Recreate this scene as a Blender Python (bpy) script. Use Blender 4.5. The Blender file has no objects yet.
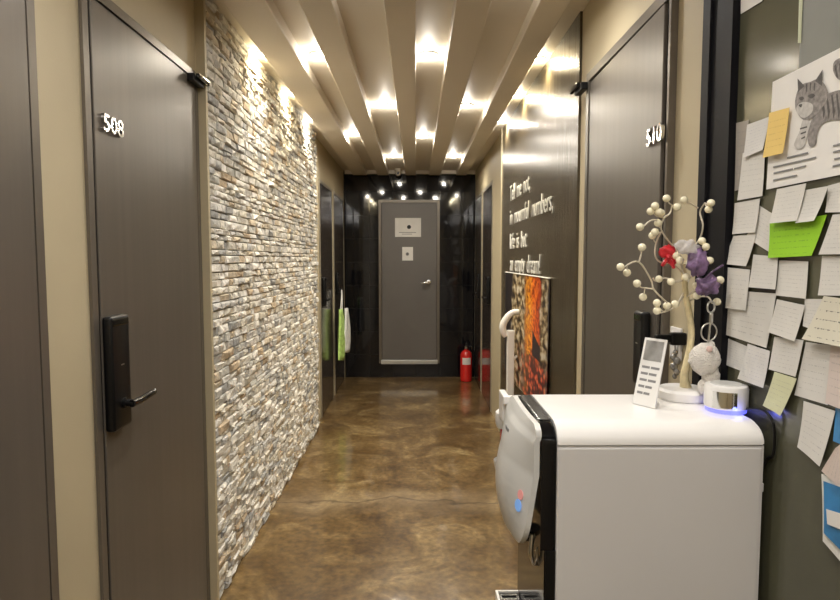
import bpy, bmesh, math, random
from mathutils import Vector, Matrix
random.seed(7)
S = bpy.context.scene
COL = S.collection
PI = math.pi

# ------------------------------------------------------------------ camera
CAM_H, FPX = 1.54, 600.0
PITCH, YAW = math.radians(3.91), math.radians(0.38)
cam_d = bpy.data.cameras.new('camera'); cam = bpy.data.objects.new('camera', cam_d); COL.objects.link(cam)
cam_d.sensor_width = 36.0; cam_d.lens = FPX * 36.0 / 840.0
cam_d.clip_start = 0.02
cam.location = (0, 0, CAM_H)
cam.rotation_euler = (PI/2 - PITCH, 0, -YAW)
S.camera = cam
_R = Matrix.Rotation(-YAW, 3, 'Z') @ Matrix.Rotation(PI/2 - PITCH, 3, 'X')
def ray(px, py): return _R @ Vector(((px-420)/FPX, (300-py)/FPX, -1.0))
def on_x(px, py, X):
    d = ray(px, py); t = X/d.x; return Vector((X, d.y*t, CAM_H + d.z*t))
def on_y(px, py, Y):
    d = ray(px, py); t = Y/d.y; return Vector((d.x*t, Y, CAM_H + d.z*t))
def on_z(px, py, Z):
    d = ray(px, py); t = (Z-CAM_H)/d.z; return Vector((d.x*t, d.y*t, Z))

# ------------------------------------------------------------------ materials
def new_mat(name):
    m = bpy.data.materials.new(name); m.use_nodes = True
    nt = m.node_tree
    return m, nt, nt.nodes['Principled BSDF']
def link(nt, a, b): nt.links.new(a, b)
def node(nt, t, **kw):
    n = nt.nodes.new(t)
    for k, v in kw.items(): setattr(n, k, v)
    return n
def pm(name, col, rough=.5, metal=0.0, var=.06, scale=6.0, bump=0.0, bscale=80.0, stretch=None, coat=0.0, emis=None, estr=0.0, spec=.5, trans=0.0, alpha=1.0):
    m, nt, b = new_mat(name)
    b.inputs['Roughness'].default_value = rough
    b.inputs['Metallic'].default_value = metal
    b.inputs['Coat Weight'].default_value = coat
    b.inputs['Coat Roughness'].default_value = .04
    b.inputs['Specular IOR Level'].default_value = spec
    b.inputs['Transmission Weight'].default_value = trans
    b.inputs['Alpha'].default_value = alpha
    tc = node(nt, 'ShaderNodeTexCoord'); mp = node(nt, 'ShaderNodeMapping')
    link(nt, tc.outputs['Object'], mp.inputs['Vector'])
    if stretch: mp.inputs['Scale'].default_value = stretch
    nz = node(nt, 'ShaderNodeTexNoise'); nz.inputs['Scale'].default_value = scale; nz.inputs['Detail'].default_value = 4
    link(nt, mp.outputs[0], nz.inputs['Vector'])
    r = node(nt, 'ShaderNodeValToRGB')
    r.color_ramp.elements[0].position = .3; r.color_ramp.elements[1].position = .7
    r.color_ramp.elements[0].color = (*[max(0, c*(1-var)) for c in col], 1)
    r.color_ramp.elements[1].color = (*[min(1, c*(1+var)) for c in col], 1)
    link(nt, nz.outputs['Fac'], r.inputs['Fac']); link(nt, r.outputs[0], b.inputs['Base Color'])
    if bump:
        n2 = node(nt, 'ShaderNodeTexNoise'); n2.inputs['Scale'].default_value = bscale; n2.inputs['Detail'].default_value = 3
        link(nt, mp.outputs[0], n2.inputs['Vector'])
        bp = node(nt, 'ShaderNodeBump'); bp.inputs['Strength'].default_value = bump; bp.inputs['Distance'].default_value = .01
        link(nt, n2.outputs['Fac'], bp.inputs['Height']); link(nt, bp.outputs[0], b.inputs['Normal'])
    if emis:
        b.inputs['Emission Color'].default_value = (*emis, 1); b.inputs['Emission Strength'].default_value = estr
    return m

M = {}
M['wall'] = pm('beige_wall_paint', (.50, .43, .285), .6, var=.04, scale=3, bump=.05, bscale=200)
M['ceil'] = pm('ceiling_paint', (.80, .74, .63), .55, var=.02, scale=2)
M['beam'] = pm('beam_paint', (.77, .70, .59), .5, var=.02, scale=2)
M['door'] = pm('bronze_steel', (.135, .118, .098), .34, .25, var=.07, scale=5, stretch=(6, 6, .15), bump=.02, bscale=60, spec=.6)
M['door_far'] = pm('dark_gloss_steel', (.045, .036, .03), .15, 0, var=.1, scale=5, stretch=(6, 6, .15), spec=.7)
M['frame'] = pm('bronze_frame', (.16, .14, .115), .35, .4, var=.05)
M['frame_pale'] = pm('pale_frame', (.40, .36, .28), .35, .3, var=.05)
M['gap'] = pm('black_gap_shade', (.006, .006, .006), .7)  # near-black that paints shade into the door gaps
M['black'] = pm('black_plastic', (.005, .005, .0055), .35, var=.1, spec=.3)
M['black_gloss'] = pm('black_gloss', (.005, .005, .006), .10, var=.1, spec=.4)
M['black_metal'] = pm('black_frame_metal', (.006, .006, .008), .55, 0, var=.1, spec=.15)
M['chrome'] = pm('chrome', (.75, .75, .74), .12, 1.0, var=.03)
M['silver'] = pm('satin_silver', (.62, .61, .58), .3, 1.0, var=.03)
M['white_pl'] = pm('white_plastic', (.66, .645, .63), .35, var=.01, spec=.45)
M['white_top'] = pm('white_lid_plastic', (.80, .785, .76), .28, var=.015, scale=8, spec=.5)
M['plate'] = pm('front_panel_white', (.60, .60, .575), .3, var=.01, spec=.45)
M['smoke'] = pm('smoked_acrylic', (.03, .03, .03), .12, var=.4, scale=25, spec=.7)
M['grey_ink'] = pm('grey_ink', (.20, .20, .20), .6)
M['dark_ink'] = pm('dark_ink', (.06, .06, .06), .7)
M['red'] = pm('extinguisher_red', (.62, .022, .018), .25, var=.05, coat=.4)
M['label_white'] = pm('label_white', (.72, .70, .66), .5, var=.05)
M['letter'] = pm('letter_white', (.80, .79, .74), .45, var=.02)
M['fardoor'] = pm('grey_door', (.135, .125, .115), .42, .1, var=.04, scale=4)
M['paper'] = pm('plain_paper', (.76, .74, .70), .7, var=.03, scale=12)
M['gold'] = pm('pale_gold_trunk', (.78, .68, .42), .4, .2, var=.15, scale=40, bump=.15, bscale=60)
M['twig'] = pm('cream_wire', (.62, .56, .44), .5, var=.1)
M['pearl'] = pm('pearl_cream', (.90, .84, .62), .25, var=.03, coat=.3)
M['plush'] = pm('white_plush', (.80, .76, .70), .95, var=.06, scale=60, bump=.9, bscale=260)
M['pink'] = pm('pale_pink_plush', (.75, .55, .50), .9, var=.05)
M['redrib'] = pm('red_satin', (.55, .02, .03), .35, var=.2, scale=40)
M['purple'] = pm('purple_organza', (.22, .135, .27), .35, var=.6, scale=45, alpha=.85, bump=.6, bscale=90)
M['foil'] = pm('clear_wrap', (.75, .72, .72), .15, var=.2, scale=60, alpha=.55)
M['conc_step'] = pm('kick_silver', (.55, .55, .53), .35, .6)
M['cam_black'] = M['black']
M['acrylic'] = pm('acrylic_white', (.74, .73, .70), .25, var=.02)
M['photo_grey'] = pm('grey_print', (.24, .235, .22), .45, var=.25, scale=40)
M['grey_fill'] = pm('grey_area', (.17, .175, .155), .5, var=.1)
M['palegreen'] = pm('pale_edge', (.42, .45, .30), .4)
M['white_gloss'] = pm('white_gloss_pipe', (.78, .77, .74), .25, var=.02)
M['cup'] = pm('paper_cup', (.78, .76, .72), .6)
M['icon_red'] = pm('icon_red', (.72, .34, .33), .4, emis=(1, .25, .22), estr=.10)
M['icon_blue'] = pm('icon_blue', (.24, .45, .85), .4, emis=(.15, .40, 1), estr=.2)
M['led_blue'] = pm('blue_led_ring', (.2, .2, .9), .4, emis=(.14, .16, 1), estr=1.0)
M['lens'] = pm('lamp_lens', (1, .95, .85), .4, emis=(1, .93, .78), estr=26)
M['olive'] = pm('olive_glass', (.080, .079, .050), .16, var=.25, scale=2.2, spec=.55)
M['green_bag'] = pm('green_plastic', (.42, .62, .17), .35, var=.3, scale=30)
M['white_bag'] = pm('white_plastic_film', (.7, .7, .66), .35, var=.1, scale=30)
M['steel_tray'] = pm('black_grille', (.012, .012, .012), .3)
M['blue_pouch'] = pm('blue_pouch', (.03, .19, .42), .35, var=.35, scale=18)

def paper_mat(name, col, lines, strength=.42, ink=(.22, .22, .23), wordscale=26.0):
    """Paper with faint handwritten rows, laid out on the sheet's own UV."""
    m, nt, b = new_mat(name)
    b.inputs['Roughness'].default_value = .7
    uv = node(nt, 'ShaderNodeUVMap'); sep = node(nt, 'ShaderNodeSeparateXYZ'); link(nt, uv.outputs[0], sep.inputs[0])
    oi = node(nt, 'ShaderNodeObjectInfo')
    def math_(op, a, c=None):
        n = node(nt, 'ShaderNodeMath', operation=op)
        for i, v in enumerate((a, c)):
            if v is None: continue
            if isinstance(v, (int, float)): n.inputs[i].default_value = v
            else: link(nt, v, n.inputs[i])
        return n.outputs[0]
    u, v = sep.outputs[0], sep.outputs[1]
    # wobbling rows
    comb = node(nt, 'ShaderNodeCombineXYZ')
    link(nt, math_('MULTIPLY', u, wordscale), comb.inputs[0])
    row = math_('FLOOR', math_('MULTIPLY', v, lines))
    link(nt, math_('ADD', math_('MULTIPLY', row, 3.7), math_('MULTIPLY', oi.outputs['Random'], 91.0)), comb.inputs[1])
    nz = node(nt, 'ShaderNodeTexNoise'); nz.inputs['Scale'].default_value = 1.0; nz.inputs['Detail'].default_value = 2
    link(nt, comb.outputs[0], nz.inputs['Vector'])
    wob = math_('MULTIPLY', math_('SUBTRACT', nz.outputs['Fac'], .5), .9)
    fr = math_('FRACT', math_('ADD', math_('MULTIPLY', v, lines), math_('MULTIPLY', wob, .25)))
    d = math_('ABSOLUTE', math_('SUBTRACT', fr, .5))
    stroke = math_('LESS_THAN', d, math_('ADD', .02, math_('MULTIPLY', wob, .5)))
    gate = math_('GREATER_THAN', nz.outputs['Fac'], .42)
    inside = math_('MULTIPLY', math_('MULTIPLY', math_('GREATER_THAN', u, .09), math_('LESS_THAN', u, .88)),
                   math_('MULTIPLY', math_('GREATER_THAN', v, .08), math_('LESS_THAN', v, .9)))
    mask = math_('MULTIPLY', math_('MULTIPLY', stroke, gate), math_('MULTIPLY', inside, strength))
    mix = node(nt, 'ShaderNodeMix', data_type='RGBA')
    link(nt, mask, mix.inputs['Factor'])
    n2 = node(nt, 'ShaderNodeTexNoise'); n2.inputs['Scale'].default_value = 9
    r = node(nt, 'ShaderNodeValToRGB')
    r.color_ramp.elements[0].position = .3; r.color_ramp.elements[1].position = .7
    r.color_ramp.elements[0].color = (*[c*.93 for c in col], 1); r.color_ramp.elements[1].color = (*col, 1)
    tc = node(nt, 'ShaderNodeTexCoord'); link(nt, tc.outputs['Object'], n2.inputs['Vector'])
    link(nt, n2.outputs['Fac'], r.inputs['Fac']); link(nt, r.outputs[0], mix.inputs['A'])
    mix.inputs['B'].default_value = (*ink, 1)
    link(nt, mix.outputs['Result'], b.inputs['Base Color'])
    return m
WP = (.66, .645, .60)
M['note'] = paper_mat('white_note', WP, 9)
M['note_lined'] = paper_mat('lined_note', (.66, .65, .625), 11, .5, (.25, .25, .36))
M['note_yellow'] = paper_mat('yellow_note', (.78, .56, .17), 7, .5, (.35, .2, .04))
M['note_green'] = paper_mat('green_note', (.27, .56, .012), 6, .55, (.08, .22, .01))
M['note_pale'] = paper_mat('pale_green_note', (.62, .63, .40), 8)
M['note_cream'] = paper_mat('cream_note', (.68, .65, .53), 5, .85, (.12, .11, .1), 14)
M['note_pink'] = paper_mat('pinkish_note', (.66, .57, .52), 8, .4)
M['note_brown'] = paper_mat('brownish_note', (.36, .33, .29), 10, .5)

# stone ledger
def stone_mat():
    m, nt, b = new_mat('split_face_stone')
    b.inputs['Roughness'].default_value = .75
    g = node(nt, 'ShaderNodeNewGeometry')
    r = node(nt, 'ShaderNodeValToRGB'); cr = r.color_ramp; cr.interpolation = 'CONSTANT'
    stops = [(0, (.64, .60, .51)), (.13, (.76, .73, .66)), (.28, (.50, .49, .45)), (.37, (.58, .50, .38)), (.46, (.68, .66, .62)),
             (.58, (.36, .36, .35)), (.65, (.76, .73, .67)), (.82, (.50, .40, .28)), (.87, (.50, .49, .47)), (.94, (.62, .59, .52))]
    while len(cr.elements) < len(stops): cr.elements.new(.5)
    for e, (p, c) in zip(cr.elements, stops): e.position = p; e.color = (*c, 1)
    link(nt, g.outputs['Random Per Island'], r.inputs['Fac'])
    tc = node(nt, 'ShaderNodeTexCoord')
    nz = node(nt, 'ShaderNodeTexNoise'); nz.inputs['Scale'].default_value = 22; nz.inputs['Detail'].default_value = 6
    link(nt, tc.outputs['Object'], nz.inputs['Vector'])
    r2 = node(nt, 'ShaderNodeValToRGB'); r2.color_ramp.elements[0].position = .3; r2.color_ramp.elements[1].position = .72
    r2.color_ramp.elements[0].color = (.78, .78, .77, 1); r2.color_ramp.elements[1].color = (1.26, 1.27, 1.27, 1)
    link(nt, nz.outputs['Fac'], r2.inputs['Fac'])
    mx = node(nt, 'ShaderNodeMix', data_type='RGBA', blend_type='MULTIPLY'); mx.inputs['Factor'].default_value = 1
    link(nt, r.outputs[0], mx.inputs['A']); link(nt, r2.outputs[0], mx.inputs['B']); link(nt, mx.outputs['Result'], b.inputs['Base Color'])
    n2 = node(nt, 'ShaderNodeTexNoise'); n2.inputs['Scale'].default_value = 55; n2.inputs['Detail'].default_value = 5
    link(nt, tc.outputs['Object'], n2.inputs['Vector'])
    bp = node(nt, 'ShaderNodeBump'); bp.inputs['Strength'].default_value = .8; bp.inputs['Distance'].default_value = .012
    link(nt, n2.outputs['Fac'], bp.inputs['Height']); link(nt, bp.outputs[0], b.inputs['Normal'])
    return m
M['stone'] = stone_mat()

def floor_mat():
    m, nt, b = new_mat('stained_concrete')
    tc = node(nt, 'ShaderNodeTexCoord')
    n1 = node(nt, 'ShaderNodeTexNoise'); n1.inputs['Scale'].default_value = 2.5; n1.inputs['Detail'].default_value = 9; n1.inputs['Roughness'].default_value = .66; n1.inputs['Distortion'].default_value = 1.1
    link(nt, tc.outputs['Object'], n1.inputs['Vector'])
    r = node(nt, 'ShaderNodeValToRGB'); cr = r.color_ramp
    st = [(.26, (.050, .027, .010)), (.42, (.105, .060, .020)), (.53, (.155, .096, .036)), (.63, (.25, .172, .076)), (.74, (.42, .33, .18))]
    while len(cr.elements) < len(st): cr.elements.new(.5)
    for e, (p, c) in zip(cr.elements, st): e.position = p; e.color = (*c, 1)
    link(nt, n1.outputs['Fac'], r.inputs['Fac'])
    # fine speckle
    n3 = node(nt, 'ShaderNodeTexNoise'); n3.inputs['Scale'].default_value = 30; n3.inputs['Detail'].default_value = 5
    link(nt, tc.outputs['Object'], n3.inputs['Vector'])
    r3 = node(nt, 'ShaderNodeValToRGB'); r3.color_ramp.elements[0].position = .3; r3.color_ramp.elements[1].position = .75
    r3.color_ramp.elements[0].color = (.6, .6, .6, 1); r3.color_ramp.elements[1].color = (1.4, 1.4, 1.35, 1)
    link(nt, n3.outputs['Fac'], r3.inputs['Fac'])
    mx = node(nt, 'ShaderNodeMix', data_type='RGBA', blend_type='MULTIPLY'); mx.inputs['Factor'].default_value = 1
    link(nt, r.outputs[0], mx.inputs['A']); link(nt, r3.outputs[0], mx.inputs['B'])
    # crack across the corridor with a worn pale band along it
    sep = node(nt, 'ShaderNodeSeparateXYZ'); link(nt, tc.outputs['Object'], sep.inputs[0])
    n4 = node(nt, 'ShaderNodeTexNoise'); n4.inputs['Scale'].default_value = 2.3; n4.inputs['Detail'].default_value = 7
    link(nt, tc.outputs['Object'], n4.inputs['Vector'])
    def math_(op, a, c=None):
        n = node(nt, 'ShaderNodeMath', operation=op)
        for i, v in enumerate((a, c)):
            if v is None: continue
            if isinstance(v, (int, float)): n.inputs[i].default_value = v
            else: link(nt, v, n.inputs[i])
        return n.outputs[0]
    dist = math_('ABSOLUTE', math_('ADD', math_('SUBTRACT', sep.outputs[1], 3.72), math_('MULTIPLY', math_('SUBTRACT', n4.outputs['Fac'], .5), .42)))
    rc = node(nt, 'ShaderNodeValToRGB'); rc.color_ramp.elements[0].position = 0; rc.color_ramp.elements[0].color = (1, 1, 1, 1)
    rc.color_ramp.elements[1].position = .016; rc.color_ramp.elements[1].color = (0, 0, 0, 1)
    link(nt, dist, rc.inputs['Fac'])
    rb = node(nt, 'ShaderNodeValToRGB'); rb.color_ramp.elements[0].position = .0; rb.color_ramp.elements[0].color = (.5, .5, .5, 1)
    rb.color_ramp.elements[1].position = .24; rb.color_ramp.elements[1].color = (0, 0, 0, 1)
    link(nt, dist, rb.inputs['Fac'])
    m2 = node(nt, 'ShaderNodeMix', data_type='RGBA'); link(nt, math_('MULTIPLY', rb.outputs[0], math_('MULTIPLY', n1.outputs['Fac'], 1.4)), m2.inputs['Factor'])
    link(nt, mx.outputs['Result'], m2.inputs['A']); m2.inputs['B'].default_value = (.33, .26, .17, 1)
    m3 = node(nt, 'ShaderNodeMix', data_type='RGBA'); link(nt, math_('MULTIPLY', rc.outputs[0], .8), m3.inputs['Factor'])
    link(nt, m2.outputs['Result'], m3.inputs['A']); m3.inputs['B'].default_value = (.05, .033, .02, 1)
    link(nt, m3.outputs['Result'], b.inputs['Base Color'])
    b.inputs['Roughness'].default_value = .3
    b.inputs['Coat Weight'].default_value = .8; b.inputs['Coat Roughness'].default_value = .09
    bp = node(nt, 'ShaderNodeBump'); bp.inputs['Strength'].default_value = .12; bp.inputs['Distance'].default_value = .02
    n5 = node(nt, 'ShaderNodeTexNoise'); n5.inputs['Scale'].default_value = 7; n5.inputs['Detail'].default_value = 3
    link(nt, tc.outputs['Object'], n5.inputs['Vector'])
    link(nt, n5.outputs['Fac'], bp.inputs['Height']); link(nt, bp.outputs[0], b.inputs['Normal']); link(nt, bp.outputs[0], b.inputs['Coat Normal'])
    return m
M['floor'] = floor_mat()

def panel_mat():          # dark brown glossy wall panel with vertical grain
    m, nt, b = new_mat('brown_gloss_panel')
    tc = node(nt, 'ShaderNodeTexCoord'); mp = node(nt, 'ShaderNodeMapping'); mp.inputs['Scale'].default_value = (1, 7, .7)
    link(nt, tc.outputs['Object'], mp.inputs['Vector'])
    n1 = node(nt, 'ShaderNodeTexNoise'); n1.inputs['Scale'].default_value = 4; n1.inputs['Detail'].default_value = 7
    link(nt, mp.outputs[0], n1.inputs['Vector'])
    r = node(nt, 'ShaderNodeValToRGB'); r.color_ramp.elements[0].position = .32; r.color_ramp.elements[1].position = .72
    r.color_ramp.elements[0].color = (.050, .038, .022, 1); r.color_ramp.elements[1].color = (.095, .076, .046, 1)
    link(nt, n1.outputs['Fac'], r.inputs['Fac']); link(nt, r.outputs[0], b.inputs['Base Color'])
    b.inputs['Roughness'].default_value = .26; b.inputs['Specular IOR Level'].default_value = .7
    n2 = node(nt, 'ShaderNodeTexNoise'); n2.inputs['Scale'].default_value = 5; n2.inputs['Detail'].default_value = 3
    link(nt, mp.outputs[0], n2.inputs['Vector'])
    bp = node(nt, 'ShaderNodeBump'); bp.inputs['Strength'].default_value = .22; bp.inputs['Distance'].default_value = .012
    link(nt, n2.outputs['Fac'], bp.inputs['Height']); link(nt, bp.outputs[0], b.inputs['Normal'])
    return m
M['panel'] = panel_mat()

def tile_mat():           # black polished tiles of the end wall
    m, nt, b = new_mat('black_polished_tile')
    tc = node(nt, 'ShaderNodeTexCoord'); mp = node(nt, 'ShaderNodeMapping'); mp.inputs['Rotation'].default_value = (PI/2, 0, 0)
    link(nt, tc.outputs['Object'], mp.inputs['Vector'])
    br = node(nt, 'ShaderNodeTexBrick'); br.offset = 0; br.inputs['Scale'].default_value = 1
    br.inputs['Brick Width'].default_value = .3; br.inputs['Row Height'].default_value = .3; br.inputs['Mortar Size'].default_value = .003
    br.inputs['Color1'].default_value = (.004, .004, .0055, 1); br.inputs['Color2'].default_value = (.007, .007, .009, 1); br.inputs['Mortar'].default_value = (.016, .016, .017, 1)
    link(nt, mp.outputs[0], br.inputs['Vector']); link(nt, br.outputs['Color'], b.inputs['Base Color'])
    b.inputs['Roughness'].default_value = .06; b.inputs['Specular IOR Level'].default_value = .45
    bp = node(nt, 'ShaderNodeBump'); bp.inputs['Strength'].default_value = .4; bp.inputs['Distance'].default_value = .004
    n2 = node(nt, 'ShaderNodeTexNoise'); n2.inputs['Scale'].default_value = 3
    link(nt, tc.outputs['Object'], n2.inputs['Vector']); link(nt, n2.outputs['Fac'], bp.inputs['Height']); link(nt, bp.outputs[0], b.inputs['Normal'])
    return m
M['tile'] = tile_mat()

def fire_mat():           # printed banner of burning birch logs, on its own UV
    m, nt, b = new_mat('printed_firewood')
    b.inputs['Roughness'].default_value = .45
    uv = node(nt, 'ShaderNodeUVMap'); sep = node(nt, 'ShaderNodeSeparateXYZ'); link(nt, uv.outputs[0], sep.inputs[0])
    def math_(op, a, c=None):
        n = node(nt, 'ShaderNodeMath', operation=op)
        for i, v in enumerate((a, c)):
            if v is None: continue
            if isinstance(v, (int, float)): n.inputs[i].default_value = v
            else: link(nt, v, n.inputs[i])
        return n.outputs[0]
    def ramp(fac, st, interp='LINEAR'):
        r = node(nt, 'ShaderNodeValToRGB'); cr = r.color_ramp; cr.interpolation = interp
        while len(cr.elements) < len(st): cr.elements.new(.5)
        for e, (p, c) in zip(cr.elements, st): e.position = p; e.color = (*c, 1)
        link(nt, fac, r.inputs['Fac']); return r.outputs[0]
    mp = node(nt, 'ShaderNodeMapping'); mp.inputs['Scale'].default_value = (5, 4, 1); link(nt, uv.outputs[0], mp.inputs['Vector'])
    n1 = node(nt, 'ShaderNodeTexNoise'); n1.inputs['Scale'].default_value = 1.6; n1.inputs['Detail'].default_value = 6; n1.inputs['Distortion'].default_value = 1.2
    link(nt, mp.outputs[0], n1.inputs['Vector'])
    u = math_('ADD', sep.outputs[0], math_('MULTIPLY', math_('SUBTRACT', n1.outputs['Fac'], .5), .10))
    g = lambda v: (v, v, v)
    col = ramp(u, [(0, (.012, .01, .014)), (.50, (.05, .03, .02)), (.56, (.55, .20, .02)), (.64, (.85, .30, .015)), (.72, (.85, .17, .008)), (.82, (.55, .07, .006)), (.88, (.05, .012, .01)), (1, (.02, .014, .016))])
    hot = node(nt, 'ShaderNodeTexNoise'); hot.inputs['Scale'].default_value = 3.5; hot.inputs['Detail'].default_value = 5; hot.inputs['Distortion'].default_value = 1.5
    link(nt, mp.outputs[0], hot.inputs['Vector'])
    hm = ramp(hot.outputs['Fac'], [(.35, (.35, .25, .2)), (.5, (.95, .85, .8)), (.66, (1.2, 1.7, 2.2))])
    mh = node(nt, 'ShaderNodeMix', data_type='RGBA', blend_type='MULTIPLY'); mh.inputs['Factor'].default_value = 1; link(nt, col, mh.inputs['A']); link(nt, hm, mh.inputs['B'])
    vo = node(nt, 'ShaderNodeTexVoronoi'); vo.inputs['Scale'].default_value = 5; link(nt, mp.outputs[0], vo.inputs['Vector'])
    n2 = node(nt, 'ShaderNodeTexNoise'); n2.inputs['Scale'].default_value = 3.6; n2.inputs['Detail'].default_value = 4; link(nt, mp.outputs[0], n2.inputs['Vector'])
    bark = ramp(n2.outputs['Fac'], [(.40, (.025, .018, .012)), (.48, (.20, .13, .05)), (.56, (.55, .45, .28)), (.66, (.70, .64, .52))])
    bm1 = ramp(u, [(0, g(0)), (.20, g(0)), (.24, g(1)), (.50, g(1)), (.56, g(0)), (.84, g(0)), (.87, g(.9)), (.97, g(.8)), (1, g(0))])
    mx = node(nt, 'ShaderNodeMix', data_type='RGBA'); link(nt, bm1, mx.inputs['Factor']); link(nt, mh.outputs['Result'], mx.inputs['A']); link(nt, bark, mx.inputs['B'])
    em = ramp(vo.outputs['Distance'], [(0, (.85, .30, .10)), (.25, (.75, .13, .05)), (.42, (.30, .03, .02)), (.6, (.04, .012, .012))])
    low = ramp(math_('ADD', sep.outputs[1], math_('MULTIPLY', math_('SUBTRACT', n1.outputs['Fac'], .5), .25)), [(0, g(1)), (.34, g(.95)), (.42, g(0))])
    side = ramp(u, [(0, g(0)), (.34, g(.1)), (.5, g(.5)), (.66, g(1)), (.94, g(1)), (1, g(.3))])
    m2 = node(nt, 'ShaderNodeMix', data_type='RGBA'); link(nt, math_('MULTIPLY', low, side), m2.inputs['Factor']); link(nt, mx.outputs['Result'], m2.inputs['A']); link(nt, em, m2.inputs['B'])
    dx = math_('SUBTRACT', sep.outputs[0], .79); dy = math_('SUBTRACT', sep.outputs[1], .46)
    hole = math_('MULTIPLY', math_('LESS_THAN', math_('ABSOLUTE', dx), .08), math_('MULTIPLY', math_('GREATER_THAN', dy, -.08), math_('LESS_THAN', math_('ADD', dy, math_('MULTIPLY', dx, .6)), .07)))
    m3 = node(nt, 'ShaderNodeMix', data_type='RGBA'); link(nt, hole, m3.inputs['Factor']); link(nt, m2.outputs['Result'], m3.inputs['A']); m3.inputs['B'].default_value = (.02, .012, .016, 1)
    link(nt, m3.outputs['Result'], b.inputs['Base Color'])
    return m
M['fire'] = fire_mat()

# ------------------------------------------------------------------ mesh helpers
def bm_new(): return bmesh.new()
def add_box(bm, x0, x1, y0, y1, z0, z1, bev=0.0, seg=2):
    r = bmesh.ops.create_cube(bm, size=1.0); vs = r['verts']
    bmesh.ops.scale(bm, vec=(x1-x0, y1-y0, z1-z0), verts=vs)
    bmesh.ops.translate(bm, vec=((x0+x1)/2, (y0+y1)/2, (z0+z1)/2), verts=vs)
    if bev > 0:
        es = list({e for v in vs for e in v.link_edges})
        bmesh.ops.bevel(bm, geom=es, offset=bev, segments=seg, affect='EDGES', profile=.5)
def obj(name, bm, mat, parent=None, smooth=False):
    me = bpy.data.meshes.new(name); bm.normal_update(); bm.to_mesh(me); bm.free()
    me.materials.append(mat)
    if smooth:
        for p in me.polygons: p.use_smooth = True
    o = bpy.data.objects.new(name, me); COL.objects.link(o)
    if parent is not None:
        o.parent = parent; o.matrix_parent_inverse = Matrix.Translation(parent.location).inverted() if parent.rotation_euler.z == 0 else parent.matrix_basis.inverted()
    return o
def box(name, x0, x1, y0, y1, z0, z1, mat, parent=None, bev=0.0, seg=2, smooth=False):
    bm = bm_new(); add_box(bm, min(x0, x1), max(x0, x1), min(y0, y1), max(y0, y1), min(z0, z1), max(z0, z1), bev, seg)
    return obj(name, bm, mat, parent, smooth)
def add_lathe(bm, prof, c, axis='Z', n=32, cap=True):
    rings = []
    for r, h in prof:
        ring = []
        for i in range(n):
            a = 2*PI*i/n
            p = {'Z': (r*math.cos(a), r*math.sin(a), h), 'Y': (r*math.cos(a), h, r*math.sin(a)), 'X': (h, r*math.cos(a), r*math.sin(a))}[axis]
            ring.append(bm.verts.new(Vector(p) + Vector(c)))
        rings.append(ring)
    for a, b in zip(rings, rings[1:]):
        for i in range(n): bm.faces.new((a[i], a[(i+1) % n], b[(i+1) % n], b[i]))
    if cap:
        bm.faces.new(rings[0]); bm.faces.new(rings[-1])
    bmesh.ops.recalc_face_normals(bm, faces=bm.faces)
def lathe(name, prof, c, mat, parent=None, axis='Z', n=32, smooth=True):
    bm = bm_new(); add_lathe(bm, prof, c, axis, n); o = obj(name, bm, mat, parent, False)
    if smooth: auto(o)
    return o
def auto(o, ang=35):
    for p in o.data.polygons: p.use_smooth = True
    bm = bmesh.new(); bm.from_mesh(o.data)
    for e in bm.edges:
        if len(e.link_faces) == 2 and e.calc_face_angle(0) > math.radians(ang): e.smooth = False
    bm.to_mesh(o.data); bm.free()
def add_tube(bm, pts, rad, n=8, cap=True):
    pts = [Vector(p) for p in pts]
    rs = rad if isinstance(rad, (list, tuple)) else [rad]*len(pts)
    rings = []; up = None
    for i, p in enumerate(pts):
        t = (pts[min(i+1, len(pts)-1)] - pts[max(i-1, 0)]).normalized()
        if up is None: up = Vector((0, 0, 1)) if abs(t.z) < .9 else Vector((1, 0, 0))
        s = t.cross(up).normalized(); up = s.cross(t).normalized()
        rings.append([bm.verts.new(p + rs[i]*(math.cos(2*PI*k/n)*s + math.sin(2*PI*k/n)*up)) for k in range(n)])
    for a, b in zip(rings, rings[1:]):
        for k in range(n): bm.faces.new((a[k], a[(k+1) % n], b[(k+1) % n], b[k]))
    if cap: bm.faces.new(rings[0]); bm.faces.new(rings[-1])
    bmesh.ops.recalc_face_normals(bm, faces=bm.faces)
def smooth_path(pts, k=6):
    pts = [Vector(p) for p in pts]; P = [pts[0]] + pts + [pts[-1]]; out = []
    for i in range(1, len(P)-2):
        p0, p1, p2, p3 = P[i-1:i+3]
        for j in range(k):
            t = j/k
            out.append(.5*((2*p1) + (-p0+p2)*t + (2*p0-5*p1+4*p2-p3)*t*t + (-p0+3*p1-3*p2+p3)*t**3))
    out.append(pts[-1]); return out
def tube(name, pts, rad, mat, parent=None, n=8, sm=0):
    bm = bm_new()
    if sm:
        m_ = len(pts); pts = smooth_path(pts, sm)
        if isinstance(rad, (list, tuple)):
            rr = []
            for i in range(len(pts)):
                f = i*(m_-1)/(len(pts)-1); a = min(int(f), m_-2); rr.append(rad[a]*(1-f+a) + rad[a+1]*(f-a))
            rad = rr
    add_tube(bm, pts, rad, n); o = obj(name, bm, mat, parent); auto(o, 50); return o
def ball(name, c, r, mat, parent=None, sub=2, scale=(1, 1, 1)):
    bm = bm_new(); bmesh.ops.create_icosphere(bm, subdivisions=sub, radius=r)
    bmesh.ops.scale(bm, vec=scale, verts=bm.verts); bmesh.ops.translate(bm, vec=c, verts=bm.verts)
    return obj(name, bm, mat, parent, True)
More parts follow.
